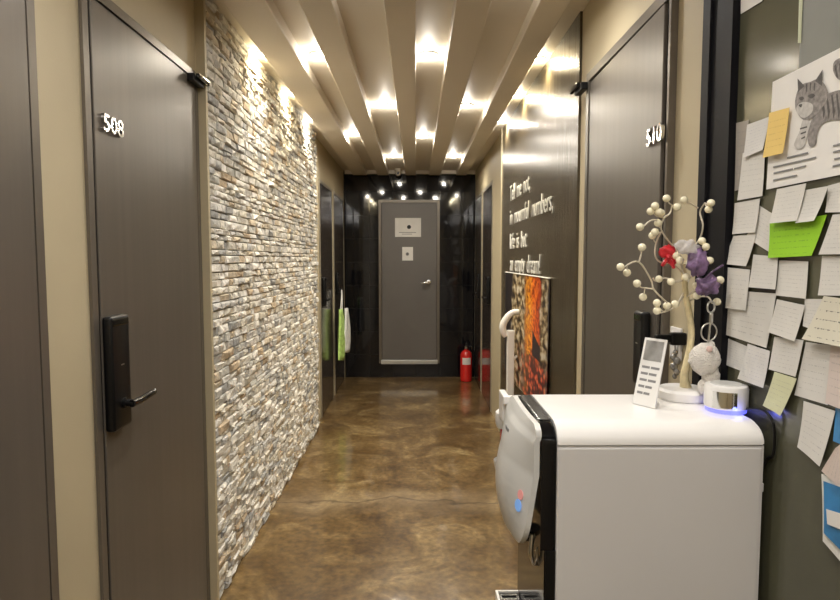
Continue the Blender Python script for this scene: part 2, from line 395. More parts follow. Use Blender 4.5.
def poly_prism(name, pts3, nrm, th, mat, parent=None):
    """closed outline extruded by th along nrm"""
    bm = bm_new(); a = [bm.verts.new(p) for p in pts3]; b = [bm.verts.new(Vector(p)+Vector(nrm)*th) for p in pts3]
    bm.faces.new(a); bm.faces.new(b)
    for i in range(len(a)): bm.faces.new((a[i], a[(i+1) % len(a)], b[(i+1) % len(a)], b[i]))
    bmesh.ops.recalc_face_normals(bm, faces=bm.faces)
    return obj(name, bm, mat, parent)
def text_mesh(name, body, mat, parent, size, extr, xs=1.0, bold=.0):
    c = bpy.data.curves.new(name, 'FONT'); c.body = body; c.size = size; c.extrude = extr; c.offset = bold; c.resolution_u = 3
    t = bpy.data.objects.new(name+'_tmp', c); COL.objects.link(t)
    dg = bpy.context.evaluated_depsgraph_get(); me = bpy.data.meshes.new_from_object(t.evaluated_get(dg))
    bpy.data.objects.remove(t); bpy.data.curves.remove(c)
    me.materials.clear(); me.materials.append(mat)
    me.transform(Matrix.Diagonal((xs, 1, 1, 1)))
    return me
def text_obj(name, body, mat, parent, origin, face, size, extr, width=None, bold=0.0):
    me = text_mesh(name, body, mat, parent, size, extr, 1.0, bold)
    xsv = [v.co.x for v in me.vertices]
    if width: 
        k = width/(max(xsv)-min(xsv)); x0 = min(xsv)
        me.transform(Matrix.Translation((-x0*k, 0, 0)) @ Matrix.Diagonal((k, 1, 1, 1)))
    A = {'-x': ((0, -1, 0), (0, 0, 1), (-1, 0, 0)), '+x': ((0, 1, 0), (0, 0, 1), (1, 0, 0)), '-y': ((1, 0, 0), (0, 0, 1), (0, -1, 0))}[face]
    R = Matrix(A).transposed().to_4x4()
    me.transform(Matrix.Translation(origin) @ R)
    o = bpy.data.objects.new(name, me); COL.objects.link(o)
    if parent is not None:
        o.parent = parent; o.matrix_parent_inverse = parent.matrix_basis.inverted()
    return o
def thing(name, label, cat, loc=(0, 0, 0), group=None):
    o = bpy.data.objects.new(name, None); COL.objects.link(o); o.location = loc; o.empty_display_size = .05
    return tag(o, label, cat, group)
def tag(o, label, cat, group=None):
    o['label'] = label; o['category'] = cat
    if group: o['group'] = group
    return o
def struct(o): o['kind'] = 'structure'; return o

# ------------------------------------------------------------------ setting
WL, WR, YB, YF = -.925, .76, -3.2, 7.76
ZC, ZB = CAM_H + 1.125, CAM_H + 1.06
struct(box('floor', WL-.1, WR+.1, YB, YF+.1, -.1, 0, M['floor']))
struct(box('ceiling', WL-.1, WR+.1, YB, YF+.1, ZC, ZC+.1, M['ceil']))
struct(box('wall_left', WL-.1, WL, YB, YF, 0, ZC, M['wall']))
struct(box('wall_right', WR, WR+.1, YB, YF, 0, ZC, M['wall']))
struct(box('wall_far', WL-.1, WR+.1, YF, YF+.1, 0, ZC, M['tile']))
struct(box('wall_back', WL-.1, WR+.1, YB-.1, YB, 0, ZC, M['wall']))
BEAMS = [(-.80, -.62), (-.486, -.345), (-.135, 0.0), (.164, .313), (.51, .64)]
for a, b in BEAMS:
    struct(box('ceiling_beam', a, b, YB+.02, YF-.06, ZB, ZC, M['beam'], bev=.004, seg=1))
struct(box('trim_1', WL+.02, WR-.005, YF-.05, YF-.001, ZC-.045, ZC-.001, M['beam']))

# stone cladding
def stone_wall():
    bm = bm_new(); y0, y1 = 2.61, 5.42; z = .0; rng = random.Random(3)
    x0 = WL
    while z < ZC - .004:
        h = rng.choice((.026, .03, .034, .038, .042)); h = min(h, ZC-.002-z)
        y = y0 + 0.0
        while y < y1 - .004:
            l = rng.uniform(.045, .14)
            if y + l > y1 - .03: l = y1 - y
            d = .031 + rng.uniform(0, .014)
            g = .0012
            p = [(y+g, z+g), (y+l-g, z+g), (y+l-g, z+h-g), (y+g, z+h-g)]
            j = lambda s: rng.uniform(-s, s)
            back = [bm.verts.new((x0, a, b)) for a, b in p]
            mid = [bm.verts.new((x0+d-.007+j(.003), a, b)) for a, b in p]
            ins = .004
            q = [(y+g+ins, z+g+ins), (y+l-g-ins, z+g+ins), (y+l-g-ins, z+h-g-ins), (y+g+ins, z+h-g-ins)]
            fr = [bm.verts.new((x0+d+j(.005), a+j(.002), b+j(.002))) for a, b in q]
            ym = (y + l*rng.uniform(.35, .65)); zm = z+h*rng.uniform(.35, .65)
            c = bm.verts.new((x0+d+rng.uniform(-.002, .007), ym, zm))
            for A, B in ((back, mid), (mid, fr)):
                for i in range(4): bm.faces.new((A[i], A[(i+1) % 4], B[(i+1) % 4], B[i]))
            for i in range(4): bm.faces.new((fr[i], fr[(i+1) % 4], c))
            y += l
        z += h
    bmesh.ops.recalc_face_normals(bm, faces=bm.faces)
    return obj('wall_stone_cladding', bm, M['stone'])
struct(stone_wall())
# end trim strip beside the stone
struct(box('trim_2', WL, WL+.04, 2.585, 2.608, 0, ZC, M['wall']))
struct(box('trim_3', WL, WL+.03, 5.43, 5.46, 0, ZC, M['wall']))
# brown gloss panel on the right wall with its pale edge strip
PX = WR - .012
struct(box('wall_right_brown_panel', PX, WR, 2.81, 5.26, 0, ZC, M['panel']))
struct(box('trim_4', WR-.02, WR, 5.27, 5.33, 0, ZC, M['wall']))

# ------------------------------------------------------------------ doors
def door(n, side, y0, y1, z0, z1, leafmat, framemat, label, fw=.03, swing=0.0, dark=True):
    """side -1 left wall / +1 right wall; frame y0..y1, top z1"""
    X = WL if side < 0 else WR
    s = -side                                   # direction into the corridor
    root = bpy.data.objects.new('door_%d' % n, None); COL.objects.link(root); root.location = (X, (y0+y1)/2, z0)
    struct(root); root['label'] = label; root['category'] = 'door'
    bm = bm_new(); xo = X + s*.010
    lo, hi = min(X+s*.0005, xo), max(X+s*.0005, xo)
    add_box(bm, lo, hi, y0, y0+fw, z0, z1); add_box(bm, lo, hi, y1-fw, y1, z0, z1); add_box(bm, lo, hi, y0+fw, y1-fw, z1-fw, z1)
    obj('frame', bm, framemat, root)
    box('gap_shade', X+s*.0005, X+s*.004, y0+fw, y1-fw, z0, z1-fw, M['gap'], root)  # black backing, paints the shade in the gap round the leaf
    leaf = box('leaf', X+s*.0045, X+s*.0110, y0+fw+.012, y1-fw-.006, z0+.012, z1-fw-.008, leafmat, root, bev=.002, seg=1)
    return root, leaf
D1, _ = door(1, -1, .58, 1.49, 0, 2.33, M['door'], M['frame'], 'plain grey-bronze steel door at the near end of the passage, cut off by the photo edge')
D2, L2 = door(2, -1, 1.70, 2.578, 0, 2.315, M['door'], M['frame'], 'grey-bronze steel door numbered 508 beside the stone wall')
D3, _ = door(3, -1, 5.75, 6.60, 0, 2.30, M['door_far'], M['frame_pale'], 'dark glossy steel door just beyond the stone wall')
D4, _ = door(4, -1, 6.72, 7.62, 0, 2.30, M['door_far'], M['frame_pale'], 'dark glossy steel door in the far corner where a green bag hangs')
D6, _ = door(6, 1, 5.95, 6.78, 0, 2.31, M['door_far'], M['frame_pale'], 'dark glossy steel door just beyond the brown lettered panel')
D7, _ = door(7, 1, 6.90, 7.66, 0, 2.31, M['door_far'], M['frame_pale'], 'dark glossy steel door in the far corner behind the fire extinguisher')

# door 510: leaf stands slightly ajar, hinged at its far edge
D5 = bpy.data.objects.new('door_5', None); COL.objects.link(D5); struct(D5)
y0, y1, z1 = 1.782, 2.650, 2.335
D5.location = (WR, (y0+y1)/2, 0); D5['label'] = 'grey-bronze steel door numbered 510, slightly ajar beside the noticeboard'; D5['category'] = 'door'
bm = bm_new(); fw = .035
add_box(bm, WR-.022, WR-.0005, y0, y0+fw-.02, 0, z1); add_box(bm, WR-.022, WR-.0005, y1-fw, y1, 0, z1); add_box(bm, WR-.022, WR-.0005, y0+fw-.02, y1-fw, z1-fw, z1)
obj('frame', bm, M['frame'], D5)
box('gap_shade', WR-.004, WR-.0005, y0+fw-.02, y1-fw, 0, z1-fw, M['gap'], D5)  # black backing, painted shade of the gap beside the ajar leaf
SW = math.radians(.8)
hinge = Vector((WR-.008, y1-fw-.006, 0))
SWM = Matrix.Translation(hinge) @ Matrix.Rotation(-SW, 4, 'Z') @ Matrix.Translation(-hinge)
def swing(o): o.data.transform(SWM); return o
LX = WR - .018
swing(box('leaf', LX, LX+.012, y0+fw-.004, y1-fw-.006, .012, z1-fw-.01, M['door'], D5, bev=.002, seg=1))

# far door (raised above the floor)
fx0, fx1 = on_y(379, 300, YF).x, on_y(439.5, 300, YF).x
fz0, fz1 = on_y(410, 363, YF).z, on_y(410, 200, YF).z
D8 = bpy.data.objects.new('door_8', None); COL.objects.link(D8); D8.location = ((fx0+fx1)/2, YF, fz0); struct(D8)
D8['label'] = 'plain grey metal door with silver lever in the black end wall'; D8['category'] = 'door'
bm = bm_new(); w = .035
add_box(bm, fx0, fx0+w, YF-.03, YF-.0005, fz0, fz1); add_box(bm, fx1-w, fx1, YF-.03, YF-.0005, fz0, fz1); add_box(bm, fx0+w, fx1-w, YF-.03, YF-.0005, fz1-w, fz1)
obj('frame', bm, M['frame'], D8)
box('leaf', fx0+w+.004, fx1-w-.004, YF-.022, YF-.0005, fz0+.05, fz1-w-.004, M['fardoor'], D8, bev=.002, seg=1)
box('kick_plate', fx0+w-.01, fx1-w+.01, YF-.036, YF-.0005, fz0-.01, fz0+.045, M['conc_step'], D8, bev=.004)
hp = on_y(426, 282, YF)
lr_ = lathe('lever_rose', [(.028, 0), (.028, -.012), (.012, -.014), (.012, -.05)], (hp.x+.035, YF-.024, hp.z), M['chrome'], D8, 'Y', 20)
tube('lever_handle', [(hp.x+.035, YF-.07, hp.z), (hp.x-.005, YF-.075, hp.z-.006), (hp.x-.06, YF-.07, hp.z-.012)], [.017, .014, .009], M['chrome'], lr_, 10)

# digital locks
def digital_lock(root, side, ya, yb, z0, z1, X, fn=lambda o: o, lever=True):
    s = -side
    lk = fn(box('digital_lock', X, X+s*.03, ya, yb, z0, z1, M['black'], root, bev=.009, seg=3)); auto(lk)
    zc = z0 + (z1-z0)*.22
    fn(box('lock_cap', X+s*.006, X+s*.032, ya+.006, yb-.006, z1-.03, z1-.008, M['black_gloss'], lk, bev=.004))
    fn(box('lock_mark', X+s*.0302, X+s*.0308, (ya+yb)/2-.006, (ya+yb)/2+.012, z0+(z1-z0)*.56, z0+(z1-z0)*.56+.004, M['silver'], lk))
    if lever:
        ym = (ya+yb)/2 + .006
        fn(lathe('lever_rose', [(.017, 0), (.017, .006), (.011, .008), (.011, .03)], (X+s*.03 if s > 0 else X-.06, ym, zc), M['black'], lk, 'X', 18))
        fn(tube('lever_handle', [(X+s*.058, ym-.01, zc), (X+s*.062, ym+.03, zc), (X+s*.060, ym+.135, zc+.004)], [.0115, .0115, .010], M['black_gloss'], lk, 12))
X2 = WL + .011
a = on_x(111, 316, X2+.03); b_ = on_x(133, 430, X2+.03)
digital_lock(D2, -1, a.y, b_.y, on_x(122, 429, X2+.03).z, on_x(122, 315, X2+.03).z, X2+.0005)
digital_lock(D5, 1, 1.85, 1.925, 1.14, 1.375, LX-.0005, swing, False)
a = on_x(324, 278, WL+.03); c_ = on_x(324, 312, WL+.03)
digital_lock(D3, -1, 5.84, 5.915, 1.08, 1.36, WL+.0115)
digital_lock(D4, -1, 6.81, 6.885, 1.14, 1.38, WL+.0115)
digital_lock(D6, 1, 6.05, 6.12, 1.08, 1.36, WR-.0115)
digital_lock(D7, 1, 6.98, 7.05, 1.08, 1.36, WR-.0115)
# room numbers (raised, bright faced)
p = on_x(100.5, 129, X2); q = on_x(120.5, 134, X2)
text_obj('room_number', '508', M['chrome'], D2, (X2+.006, p.y, p.z-.002), '+x', .070, .005, q.y-p.y, .001)
p = on_x(663.5, 138, LX-.02); q = on_x(646.5, 142, LX-.02)
t = text_obj('room_number', '510', M['chrome'], D5, (LX-.006, q.y, p.z-.002), '-x', .074, .005, (q.y-p.y)*.92, .001)
swing(t)
# black top pivot blocks
def pivot(root, X, s, yc, zc):
    box('pivot_block', X, X+s*.03, yc-.075, yc+.035, zc-.016, zc+.016, M['black'], root, bev=.004)
    box('pivot_arm', X+s*.0305, X+s*.046, yc-.06, yc+.06, zc-.002, zc+.018, M['black_gloss'], root, bev=.003)
p = on_x(197, 82, WL+.025); pivot(D2, WL+.0115, 1, p.y, p.z)
p = on_x(584, 89, WR-.025); pivot(D5, WR-.0225, -1, p.y+.02, p.z)

# ------------------------------------------------------------------ far wall items
def sheet_on_far(name, x0, y0, x1, y1, label, cat, mat=None):
    a, b = on_y(x0, y0, YF-.024), on_y(x1, y1, YF-.024)
    o = box(name, a.x, b.x, YF-.0265, YF-.0235, b.z, a.z, mat or M['paper'], bev=.001, seg=1)
    return tag(o, label, cat), a, b
sg, a, b = sheet_on_far('paper_sign', 395, 218, 421, 237, 'larger white paper notice with a black dot on the far grey door', 'sign')
cc = on_y(409, 227, YF-.027); lathe('dot_print', [(.026, 0), (.026, -.0008)], (cc.x, YF-.0268, cc.z), M['black'], sg, 'Y', 24)
for k, (x0, x1) in enumerate(((399, 416), (402, 412))):
    aa, bb = on_y(x0, 232.2+k*1.6, YF-.027), on_y(x1, 232.8+k*1.6, YF-.027); box('print_line', aa.x, bb.x, YF-.0272, YF-.0266, bb.z, aa.z, M['grey_ink'], sg)
sg, a, b = sheet_on_far('paper_sign', 402.2, 247, 413, 260.5, 'small white paper notice with a grey icon on the far grey door', 'sign')
cc = on_y(407.4, 254, YF-.027); lathe('icon_print', [(.022, 0), (.022, -.0008)], (cc.x, YF-.0268, cc.z), M['grey_ink'], sg, 'Y', 20)
lathe('icon_dot', [(.009, 0), (.009, -.0004)], (cc.x, YF-.0277, cc.z), M['dark_ink'], sg, 'Y', 16)

# cctv camera
cp = on_y(398, 173, 7.55)
t = thing('security_camera', 'small dome security camera under the ceiling over the far door', 'camera', (cp.x, 7.6, ZC))
lathe('mount', [(.045, ZC-.0005), (.045, ZC-.02), (.03, ZC-.03)], (cp.x, 7.6, 0), M['beam'], t)
ball('dome', (cp.x, 7.6, ZC-.052), .038, M['beam'], t, 3)
lathe('camera_lens', [(.016, -.040), (.016, -.030)], (cp.x, 7.6, ZC-.058), M['black_gloss'], t, 'Y', 16)

# fire extinguisher
e = on_z(466, 381, 0.0); ex, ey = e.x, min(e.y, YF-.1)
t = thing('fire_extinguisher', 'red fire extinguisher standing on the floor in the far corner', 'fire extinguisher', (ex, ey, 0))
lathe('cylinder', [(.066, 0.001), (.074, .012), (.074, .33), (.066, .36), (.045, .385), (.026, .395), (.026, .41)], (ex, ey, 0), M['red'], t)
bm = bm_new()
for k in range(13):
    pass
lab = []
for k in range(9):
    an = -PI/2 - .75 + 1.5*k/8; lab.append((ex+.0748*math.cos(an), ey+.0748*math.sin(an)))
vb = [bm.verts.new((x, y, .22)) for x, y in lab]; vt = [bm.verts.new((x, y, .305)) for x, y in lab]
for k in range(8): bm.faces.new((vb[k], vb[k+1], vt[k+1], vt[k]))
obj('label', bm, M['label_white'], t, True)
vl = lathe('valve', [(.02, .41), (.02, .445), (.012, .45)], (ex, ey, 0), M['silver'], t, n=16)
box('handle', ex-.012, ex+.012, ey-.10, ey+.02, .452, .466, M['black'], vl, bev=.004)
box('lever', ex-.011, ex+.011, ey-.09, ey+.02, .475, .488, M['black'], vl, bev=.004)
tube('hose', [(ex+.018, ey, .43), (ex+.07, ey-.01, .44), (ex+.098, ey, .36), (ex+.092, ey, .16)], .010, M['black'], t, 8, 5)

# green bag on the far left door handle
bp_ = on_x(340, 312, WL+.085); by = bp_.y
t = thing('plastic_bag', 'lime green and white plastic bag hanging from the far left door handle', 'bag', (WL+.06, 6.72, .98))
zt, zb = .98, .43
def bag(y0, y1, x0, th, mat, name, zb):
    bm = bm_new(); nx, nz = 10, 12; g = []
    for side in (0, 1):
        rows = []
        for j in range(nz+1):
            v = j/nz; row = []
            for i in range(nx+1):
                u = i/nx; pin = .55 + .45*min(1, v*2.2)
                y = (y0+y1)/2 + (u-.5)*(y1-y0)*pin
                bul = math.sin(PI*u)**.6*th*(.35+.65*math.sin(PI*min(1, v*.55+.1)))
                x = x0 + (bul if side else -bul*.35) + .006*math.sin(9*u+5*v)
                z = zt - v*(zt-zb) - .015*math.sin(7*u)*v
                row.append(bm.verts.new((x, y, z)))
            rows.append(row)
        g.append(rows)
        for j in range(nz):
            for i in range(nx): bm.faces.new((rows[j][i], rows[j][i+1], rows[j+1][i+1], rows[j+1][i]))
    for j in range(nz):
        for i in (0, nx): bm.faces.new((g[0][j][i], g[0][j+1][i], g[1][j+1][i], g[1][j][i]))
    for j in (0, nz):
        for i in range(nx): bm.faces.new((g[0][j][i], g[0][j][i+1], g[1][j][i+1], g[1][j][i]))
    bmesh.ops.recalc_face_normals(bm, faces=bm.faces)
    return obj(name, bm, mat, t, True)
bag(6.55, 6.84, WL+.075, .05, M['green_bag'], 'green_side', .43)
bag(6.68, 6.95, WL+.122, .05, M['white_bag'], 'white_side', .5)
tube('bag_handle', [(WL+.085, 6.66, .97), (WL+.083, 6.76, 1.10), (WL+.075, 6.86, 1.195), (WL+.085, 6.82, 1.10), (WL+.09, 6.75, .97)], .006, M['white_bag'], t, 8, 4)

# ------------------------------------------------------------------ ceiling downlights
LAMPS = []
def downlight(px, py, r, label, group, watts, colr=(1, .935, .83), spread=None, real=True):
    p = on_z(px, py, ZC) if real else Vector((px, py, ZC))
    t = thing('downlight', label, 'ceiling light', (p.x, p.y, ZC), group)
    lathe('trim_ring', [(r+.009, -.0005), (r+.009, -.005), (r+.001, -.009), (r+.001, -.002)], (p.x, p.y, ZC), M['letter'], t, n=24)
    lathe('lens', [(r, -.0006), (r, -.007)], (p.x, p.y, ZC), M['lens'], t, n=24)
    lamp(p.x, p.y, watts, colr, r)
def lamp(x, y, watts, colr, r=.04, z=None, glow=.13):
    l = bpy.data.lights.new('lamp', 'SPOT'); l.energy = watts; l.color = colr; l.shadow_soft_size = r*.8
    l.spot_size = math.radians(140); l.spot_blend = .9
    o = bpy.data.objects.new('lamp', l); COL.objects.link(o); o.location = (x, y, (z or ZC) - .02)
    l = bpy.data.lights.new('lamp_glow', 'POINT'); l.energy = watts*glow; l.color = colr; l.shadow_soft_size = .02
    o = bpy.data.objects.new('lamp_glow', l); COL.objects.link(o); o.location = (x, y, (z or ZC) - .034)
GW, WW = 26, 20
N = ['nearer', 'farther']
for (px, py, lab) in ((319, 54, 'recessed downlight in the first ceiling slot from the stone wall, nearer of two'), (353, 134, 'recessed downlight in the first ceiling slot from the stone wall, farther of two'),
                      (385, 105, 'recessed downlight in the second ceiling slot from the stone wall, nearer of two'), (394, 156, 'recessed downlight in the second ceiling slot from the stone wall, farther of two'),
                      (428, 54, 'recessed downlight in the third ceiling slot from the stone wall, nearer of two'), (423, 136, 'recessed downlight in the third ceiling slot from the stone wall, farther of two'),
                      (466, 105, 'recessed downlight in the fourth ceiling slot from the stone wall, nearer of two'), (453, 156, 'recessed downlight in the fourth ceiling slot from the stone wall, farther of two')):
    downlight(px, py, .045, lab, 'downlights between the ceiling beams', GW)
for i, (px, py) in enumerate(((263.5, 53), (292, 92.5), (311, 119))):
    downlight(px, py, .028, 'small downlight grazing the stone wall, %s of three from the camera' % ('first', 'second', 'third')[i], 'small downlights beside the stone wall', WW*(1, 1, 1.25)[i], (1, .86, .58) if i < 2 else (1, .92, .80))
for i, (px, py) in enumerate(((540, 58.5), (518, 95), (503, 121))):
    downlight(px, py, .028, 'small downlight beside the brown lettered panel, %s of three from the camera' % ('first', 'second', 'third')[i], 'small downlights beside the brown panel', WW*(1, 1, 1.25)[i], (1, .86, .58) if i < 2 else (1, .92, .80))
# the same row of lamps goes on over and behind the camera
for x, y in ((-.55, 1.15), (.08, 1.15), (-.24, 2.3), (.41, 2.3), (-.24, .15), (.41, .15), (-.55, -1.0), (.08, -1.0), (-.24, -2.0), (.41, -2.0)):
    lamp(x, y, GW*(1.15 if y < 1 else .8), (1, .96, .92))

# ------------------------------------------------------------------ lettering on the brown panel
LN = [('Tell me not,', (510.5, 200), 530.5, 'white raised lettering line reading Tell me not on the brown panel'),
      ('in mournful numbers,', (510.5, 223.6), 554, 'white raised lettering line reading in mournful numbers on the brown panel'),
      ('Life is but', (510.5, 247.4), 527, 'white raised lettering line reading Life is but on the brown panel'),
      ('an empty dream!', (510.5, 271), 541, 'white raised lettering line reading an empty dream, above the firewood banner')]
def text_span(body):
    me = text_mesh('tmp', body, M['letter'], None, .175, .008, 1.0, .004); xs = [v.co.x for v in me.vertices]; bpy.data.meshes.remove(me); return min(xs), max(xs)
for body, (px, py), pxe, lab in LN:
    p = on_x(px, py, PX); q = on_x(pxe, py, PX)
    t = thing('wall_lettering', lab, 'lettering', (PX, (p.y+q.y)/2, p.z), 'poem lettering on the brown panel')
    full = text_span(body); k = (p.y-q.y)/(full[1]-full[0]); words = body.split(' '); full = text_span(body.replace(' ', '  ')); k = (p.y-q.y)/(full[1]-full[0])
    for i, wd in enumerate(words):
        pre = '  '.join(words[:i+1]); a0, a1 = text_span(wd); end = text_span(pre)[1]
        st = (end-a1+a0-full[0])*k
        text_obj('word', wd, M['letter'], t, (PX-.004, p.y-st, p.z-(.012 if body[:2] != 'an' else -.004)), '-x', .175, .0018, (a1-a0)*k*.97, -.0008)

# ------------------------------------------------------------------ firewood banner
def uv_sheet(name, quad, nx, ny, mat, X=None, curl=None, off=0.0, th=.0006, inward=(-1, 0, 0), parent=None):
    """quad = 3-D corners TL, TR, BR, BL ; curl(u, v) -> metres towards the corridor"""
    bm = bm_new(); uvl = bm.loops.layers.uv.new('UVMap'); TL, TR, BR, BL = [Vector(q) for q in quad]; g = []; uvs = {}
    n = Vector(inward)
    for k in (0, 1):
        rows = []
        for j in range(ny+1):
            v = j/ny; row = []
            for i in range(nx+1):
                u = i/nx
                p = (TL*(1-u)+TR*u)*(1-v) + (BL*(1-u)+BR*u)*v
                d = off + (curl(u, v) if curl else 0) + (th if k else 0)
                vt = bm.verts.new(p + n*d); uvs[vt] = (u, 1-v); row.append(vt)
            rows.append(row)
        g.append(rows)
        for j in range(ny):
            for i in range(nx): bm.faces.new((rows[j][i], rows[j][i+1], rows[j+1][i+1], rows[j+1][i]))
    for j in range(ny):
        for i in (0, nx): bm.faces.new((g[0][j][i], g[0][j+1][i], g[1][j+1][i], g[1][j][i]))
    for j in (0, ny):
        for i in range(nx): bm.faces.new((g[0][j][i], g[0][j][i+1], g[1][j][i+1], g[1][j][i]))
    bmesh.ops.recalc_face_normals(bm, faces=bm.faces)
    for f in bm.faces:
        for l in f.loops: l[uvl].uv = uvs[l.vert]
    o = obj(name, bm, mat, parent); auto(o, 50); return o
FX = PX - .002
a = on_x(506.5, 272, FX); b = on_x(551, 279.5, FX)
zt = (a.z+b.z)/2; zb = .62
FY0, FY1 = b.y, a.y
t = thing('firewood_banner', 'wide printed banner of burning birch logs hanging on the brown panel', 'banner', (FX, (FY0+FY1)/2, zb))
uv_sheet('printed_sheet', [(FX, FY1, zt), (FX, FY0, zt), (FX, FY0, zb), (FX, FY1, zb)], 24, 16, M['fire'], curl=lambda u, v: .012*math.sin(5*u)**2*v + .004, th=.002, parent=t)
box('top_rod', FX-.014, FX-.0005, FY0, FY1, zt, zt+.006, M['letter'], t, bev=.003)

# white wall bracket in front of the banner
by = 4.25
def bx(px, py): return on_y(px, py, by)
t = thing('wall_bracket', 'white curved pipe bracket on the wall in front of the firewood banner', 'bracket', (FX-.03, by, .5))
p = bx(507, 330); q = bx(513.5, 396)
box('upright', p.x, q.x, by-.025, by+.025, q.z-.25, p.z, M['white_gloss'], t, bev=.008)
box('wall_plate', q.x-.01, FX-.022, by-.03, by+.03, q.z-.2, q.z-.05, M['white_gloss'], t, bev=.006)
tube('curved_arm', [bx(518.5, 312), bx(513, 312.5), bx(507.5, 317), bx(503, 325), bx(503.5, 332), bx(506, 336)], [.020, .022, .024, .026, .024, .02], M['white_gloss'], t, 12, 5)
tube('short_prong', [bx(510, 363), bx(513, 359.5), bx(517, 356)], [.012, .011, .010], M['white_gloss'], t, 10)

# ------------------------------------------------------------------ black framed dark glass with notes
GY1 = 1.60
W1 = bpy.data.objects.new('window_1', None); COL.objects.link(W1); W1.location = (WR, 1.0, 0); struct(W1)
W1['label'] = 'dark olive glass panel in a black frame, covered with pinned notes'; W1['category'] = 'noticeboard'
bm = bm_new(); add_box(bm, WR-.014, WR-.0005, GY1-.035, GY1, 0, ZC-.002); obj('outer_frame', bm, M['black_metal'], W1)
box('inner_frame', WR-.022, WR-.0005, GY1-.165, GY1-.0355, 0, ZC-.002, M['black_metal'], W1)
box('frame_bead', WR-.03, WR-.0225, GY1-.072, GY1-.066, 0, ZC-.002, M['black_metal'], W1)
GX = WR - .004
box('glass_pane', GX, WR-.0005, -.9, GY1-.1655, 0, ZC-.002, M['olive'], W1)

# ------------------------------------------------------------------ notes
rn = random.Random(11)
LAYER = .0035
def note(quad, mat, layer, label, cat='note', curl=None, name='paper_note', group='handwritten notes on the dark glass'):
    X = GX - .001 - LAYER*layer
    q = [on_x(x, y, X) for x, y in quad]
    amp = curl if curl is not None else rn.uniform(.0015, .003)
    ph = rn.uniform(0, 6); bow = rn.uniform(.2, .6)
    f = lambda u, v: amp*(v**2.2) + amp*bow*abs(u-.5)*v + .0003*math.sin(6*u+ph)
    o = uv_sheet(name, q, 10, 10, mat, curl=f)
    return tag(o, label, cat, group)
mN, mL, mY, mG, mP, mC, mK, mB = (M[k] for k in ('note', 'note_lined', 'note_yellow', 'note_green', 'note_pale', 'note_cream', 'note_pink', 'note_brown'))
note([(804, -30), (850, -40), (850, 62), (799, 68)], M['grey_fill'], 0, 'large flat grey area behind the cat poster at the top of the glass', 'sheet', .0, 'grey_area', None)  # flat grey area on the glass, pale strip along its edge
note([(800, -30), (804, -30), (801, 43), (798, 43)], M['palegreen'], .5, 'narrow pale green strip beside the grey area', 'strip', .0, 'pale_strip', None)
note([(741, -18), (775, -32), (763, 1), (741.5, 14)], M['paper'], 0, 'painted reflection of white paper at the top edge beside the black frame', 'paper', .001, 'paper_reflection', None)  # white sheet painted in place of a reflection in the glass
note([(736.5, 123), (749, 120), (742, 189), (735.5, 191)], mB, 0, 'brownish crumpled paper strip half hidden beside the black frame', curl=.001)
note([(742.8, 153), (765, 150), (763.5, 196), (738.4, 200.5)], mN, 1, 'blank white note below the lined note and yellow note, beside the frame')
note([(747.4, 124.8), (770, 116.5), (764, 149.8), (744.7, 157.8)], mL, 2, 'white lined note tucked against the yellow note')
note([(735, 203.2), (760.2, 198.5), (756.7, 232.3), (733.8, 234.2)], mN, 1, 'square white note in the outer column, level with the green note')
note([(757, 204), (775.5, 215.5), (771, 252), (748, 237.5)], mN, 0, 'slanted white note peeping out behind the green note')
note([(733.8, 235.8), (756, 234.7), (749, 266.2), (724.5, 263.8)], mN, 1, 'white note curling outward just below the square outer note', curl=.006)
note([(726.8, 267.3), (750.2, 269.7), (746.7, 310.5), (722.2, 307.5)], mN, 2, 'white note overlapping the top corner of the big lined note')
note([(753.7, 254.5), (778.2, 256.8), (777, 289.5), (750.2, 287.2)], mN, 2, 'crumpled white note directly below the green note', curl=.003)
note([(779.3, 260.3), (808.5, 261.5), (807.3, 298.8), (777, 295.3)], mN, 1, 'white note below the folded tip of the green note')
note([(726, 290), (776.5, 293.5), (767.7, 347.9), (724, 333.9)], mN, 1, 'large white note with faint rows of writing, beside the plush charm')
note([(777, 299.3), (805, 305.2), (796.8, 341.3), (770, 332)], mN, 2, 'white note with a bent lower corner in the middle column', curl=.004)
note([(726.8, 337.8), (752, 348.5), (746, 372.5), (723.3, 363.5)], mL, 0, 'white lined note half covered, above the round speaker')
note([(747.8, 343.7), (770, 351.1), (765.3, 388), (739.7, 378.7)], mL, 2, 'tilted white note with clear rows and a circle, above the speaker cord', curl=.004)
note([(774.7, 336.7), (803.8, 340.2), (796.8, 376.8), (770, 369.3)], mN, 1, 'white note directly above the pale yellow-green note')
note([(774.7, 371.7), (796.8, 378.7), (784, 416), (766.5, 405.5)], mP, 2, 'pale yellow-green note at the bottom of the notes', curl=.006)
note([(806, 342), (832, 345.5), (829, 405), (795.7, 395)], mN, 0, 'tall white note below the cream note with bold writing')
note([(831, 343), (850, 346), (850, 412), (827, 403)], mK, 1, 'pinkish note at the photo edge beside the tall white note')
note([(805, 299), (826, 299), (817, 331), (804, 326)], mN, 1, 'small white note half hidden behind the cream note')
note([(824, 296), (850, 299.5), (850, 348), (805.5, 339)], mC, 3, 'cream note with bold dark writing at the photo edge', curl=.006)
note([(770, 223), (827, 214.8), (814.3, 255.7), (770.5, 258)], mG, 2, 'bright lime green note with a folded side', curl=.004)
note([(777, 189.2), (806.2, 183.3), (799.2, 220.7), (771.2, 223.5)], mN, 4, 'white note over the top of the green note', curl=.004)
note([(806, 190), (828.3, 186), (817.8, 220.7), (799.2, 223)], mN, 3, 'white note over the folded top corner of the green note', curl=.006)
note([(828, 185.7), (850, 180), (850, 212), (827, 212.5)], mN, 1, 'white note at the photo edge just under the cat poster')
note([(833, 214.8), (850, 213), (850, 254), (820, 254.5)], mN, 2, 'white note at the photo edge beside the folded side of the green note')
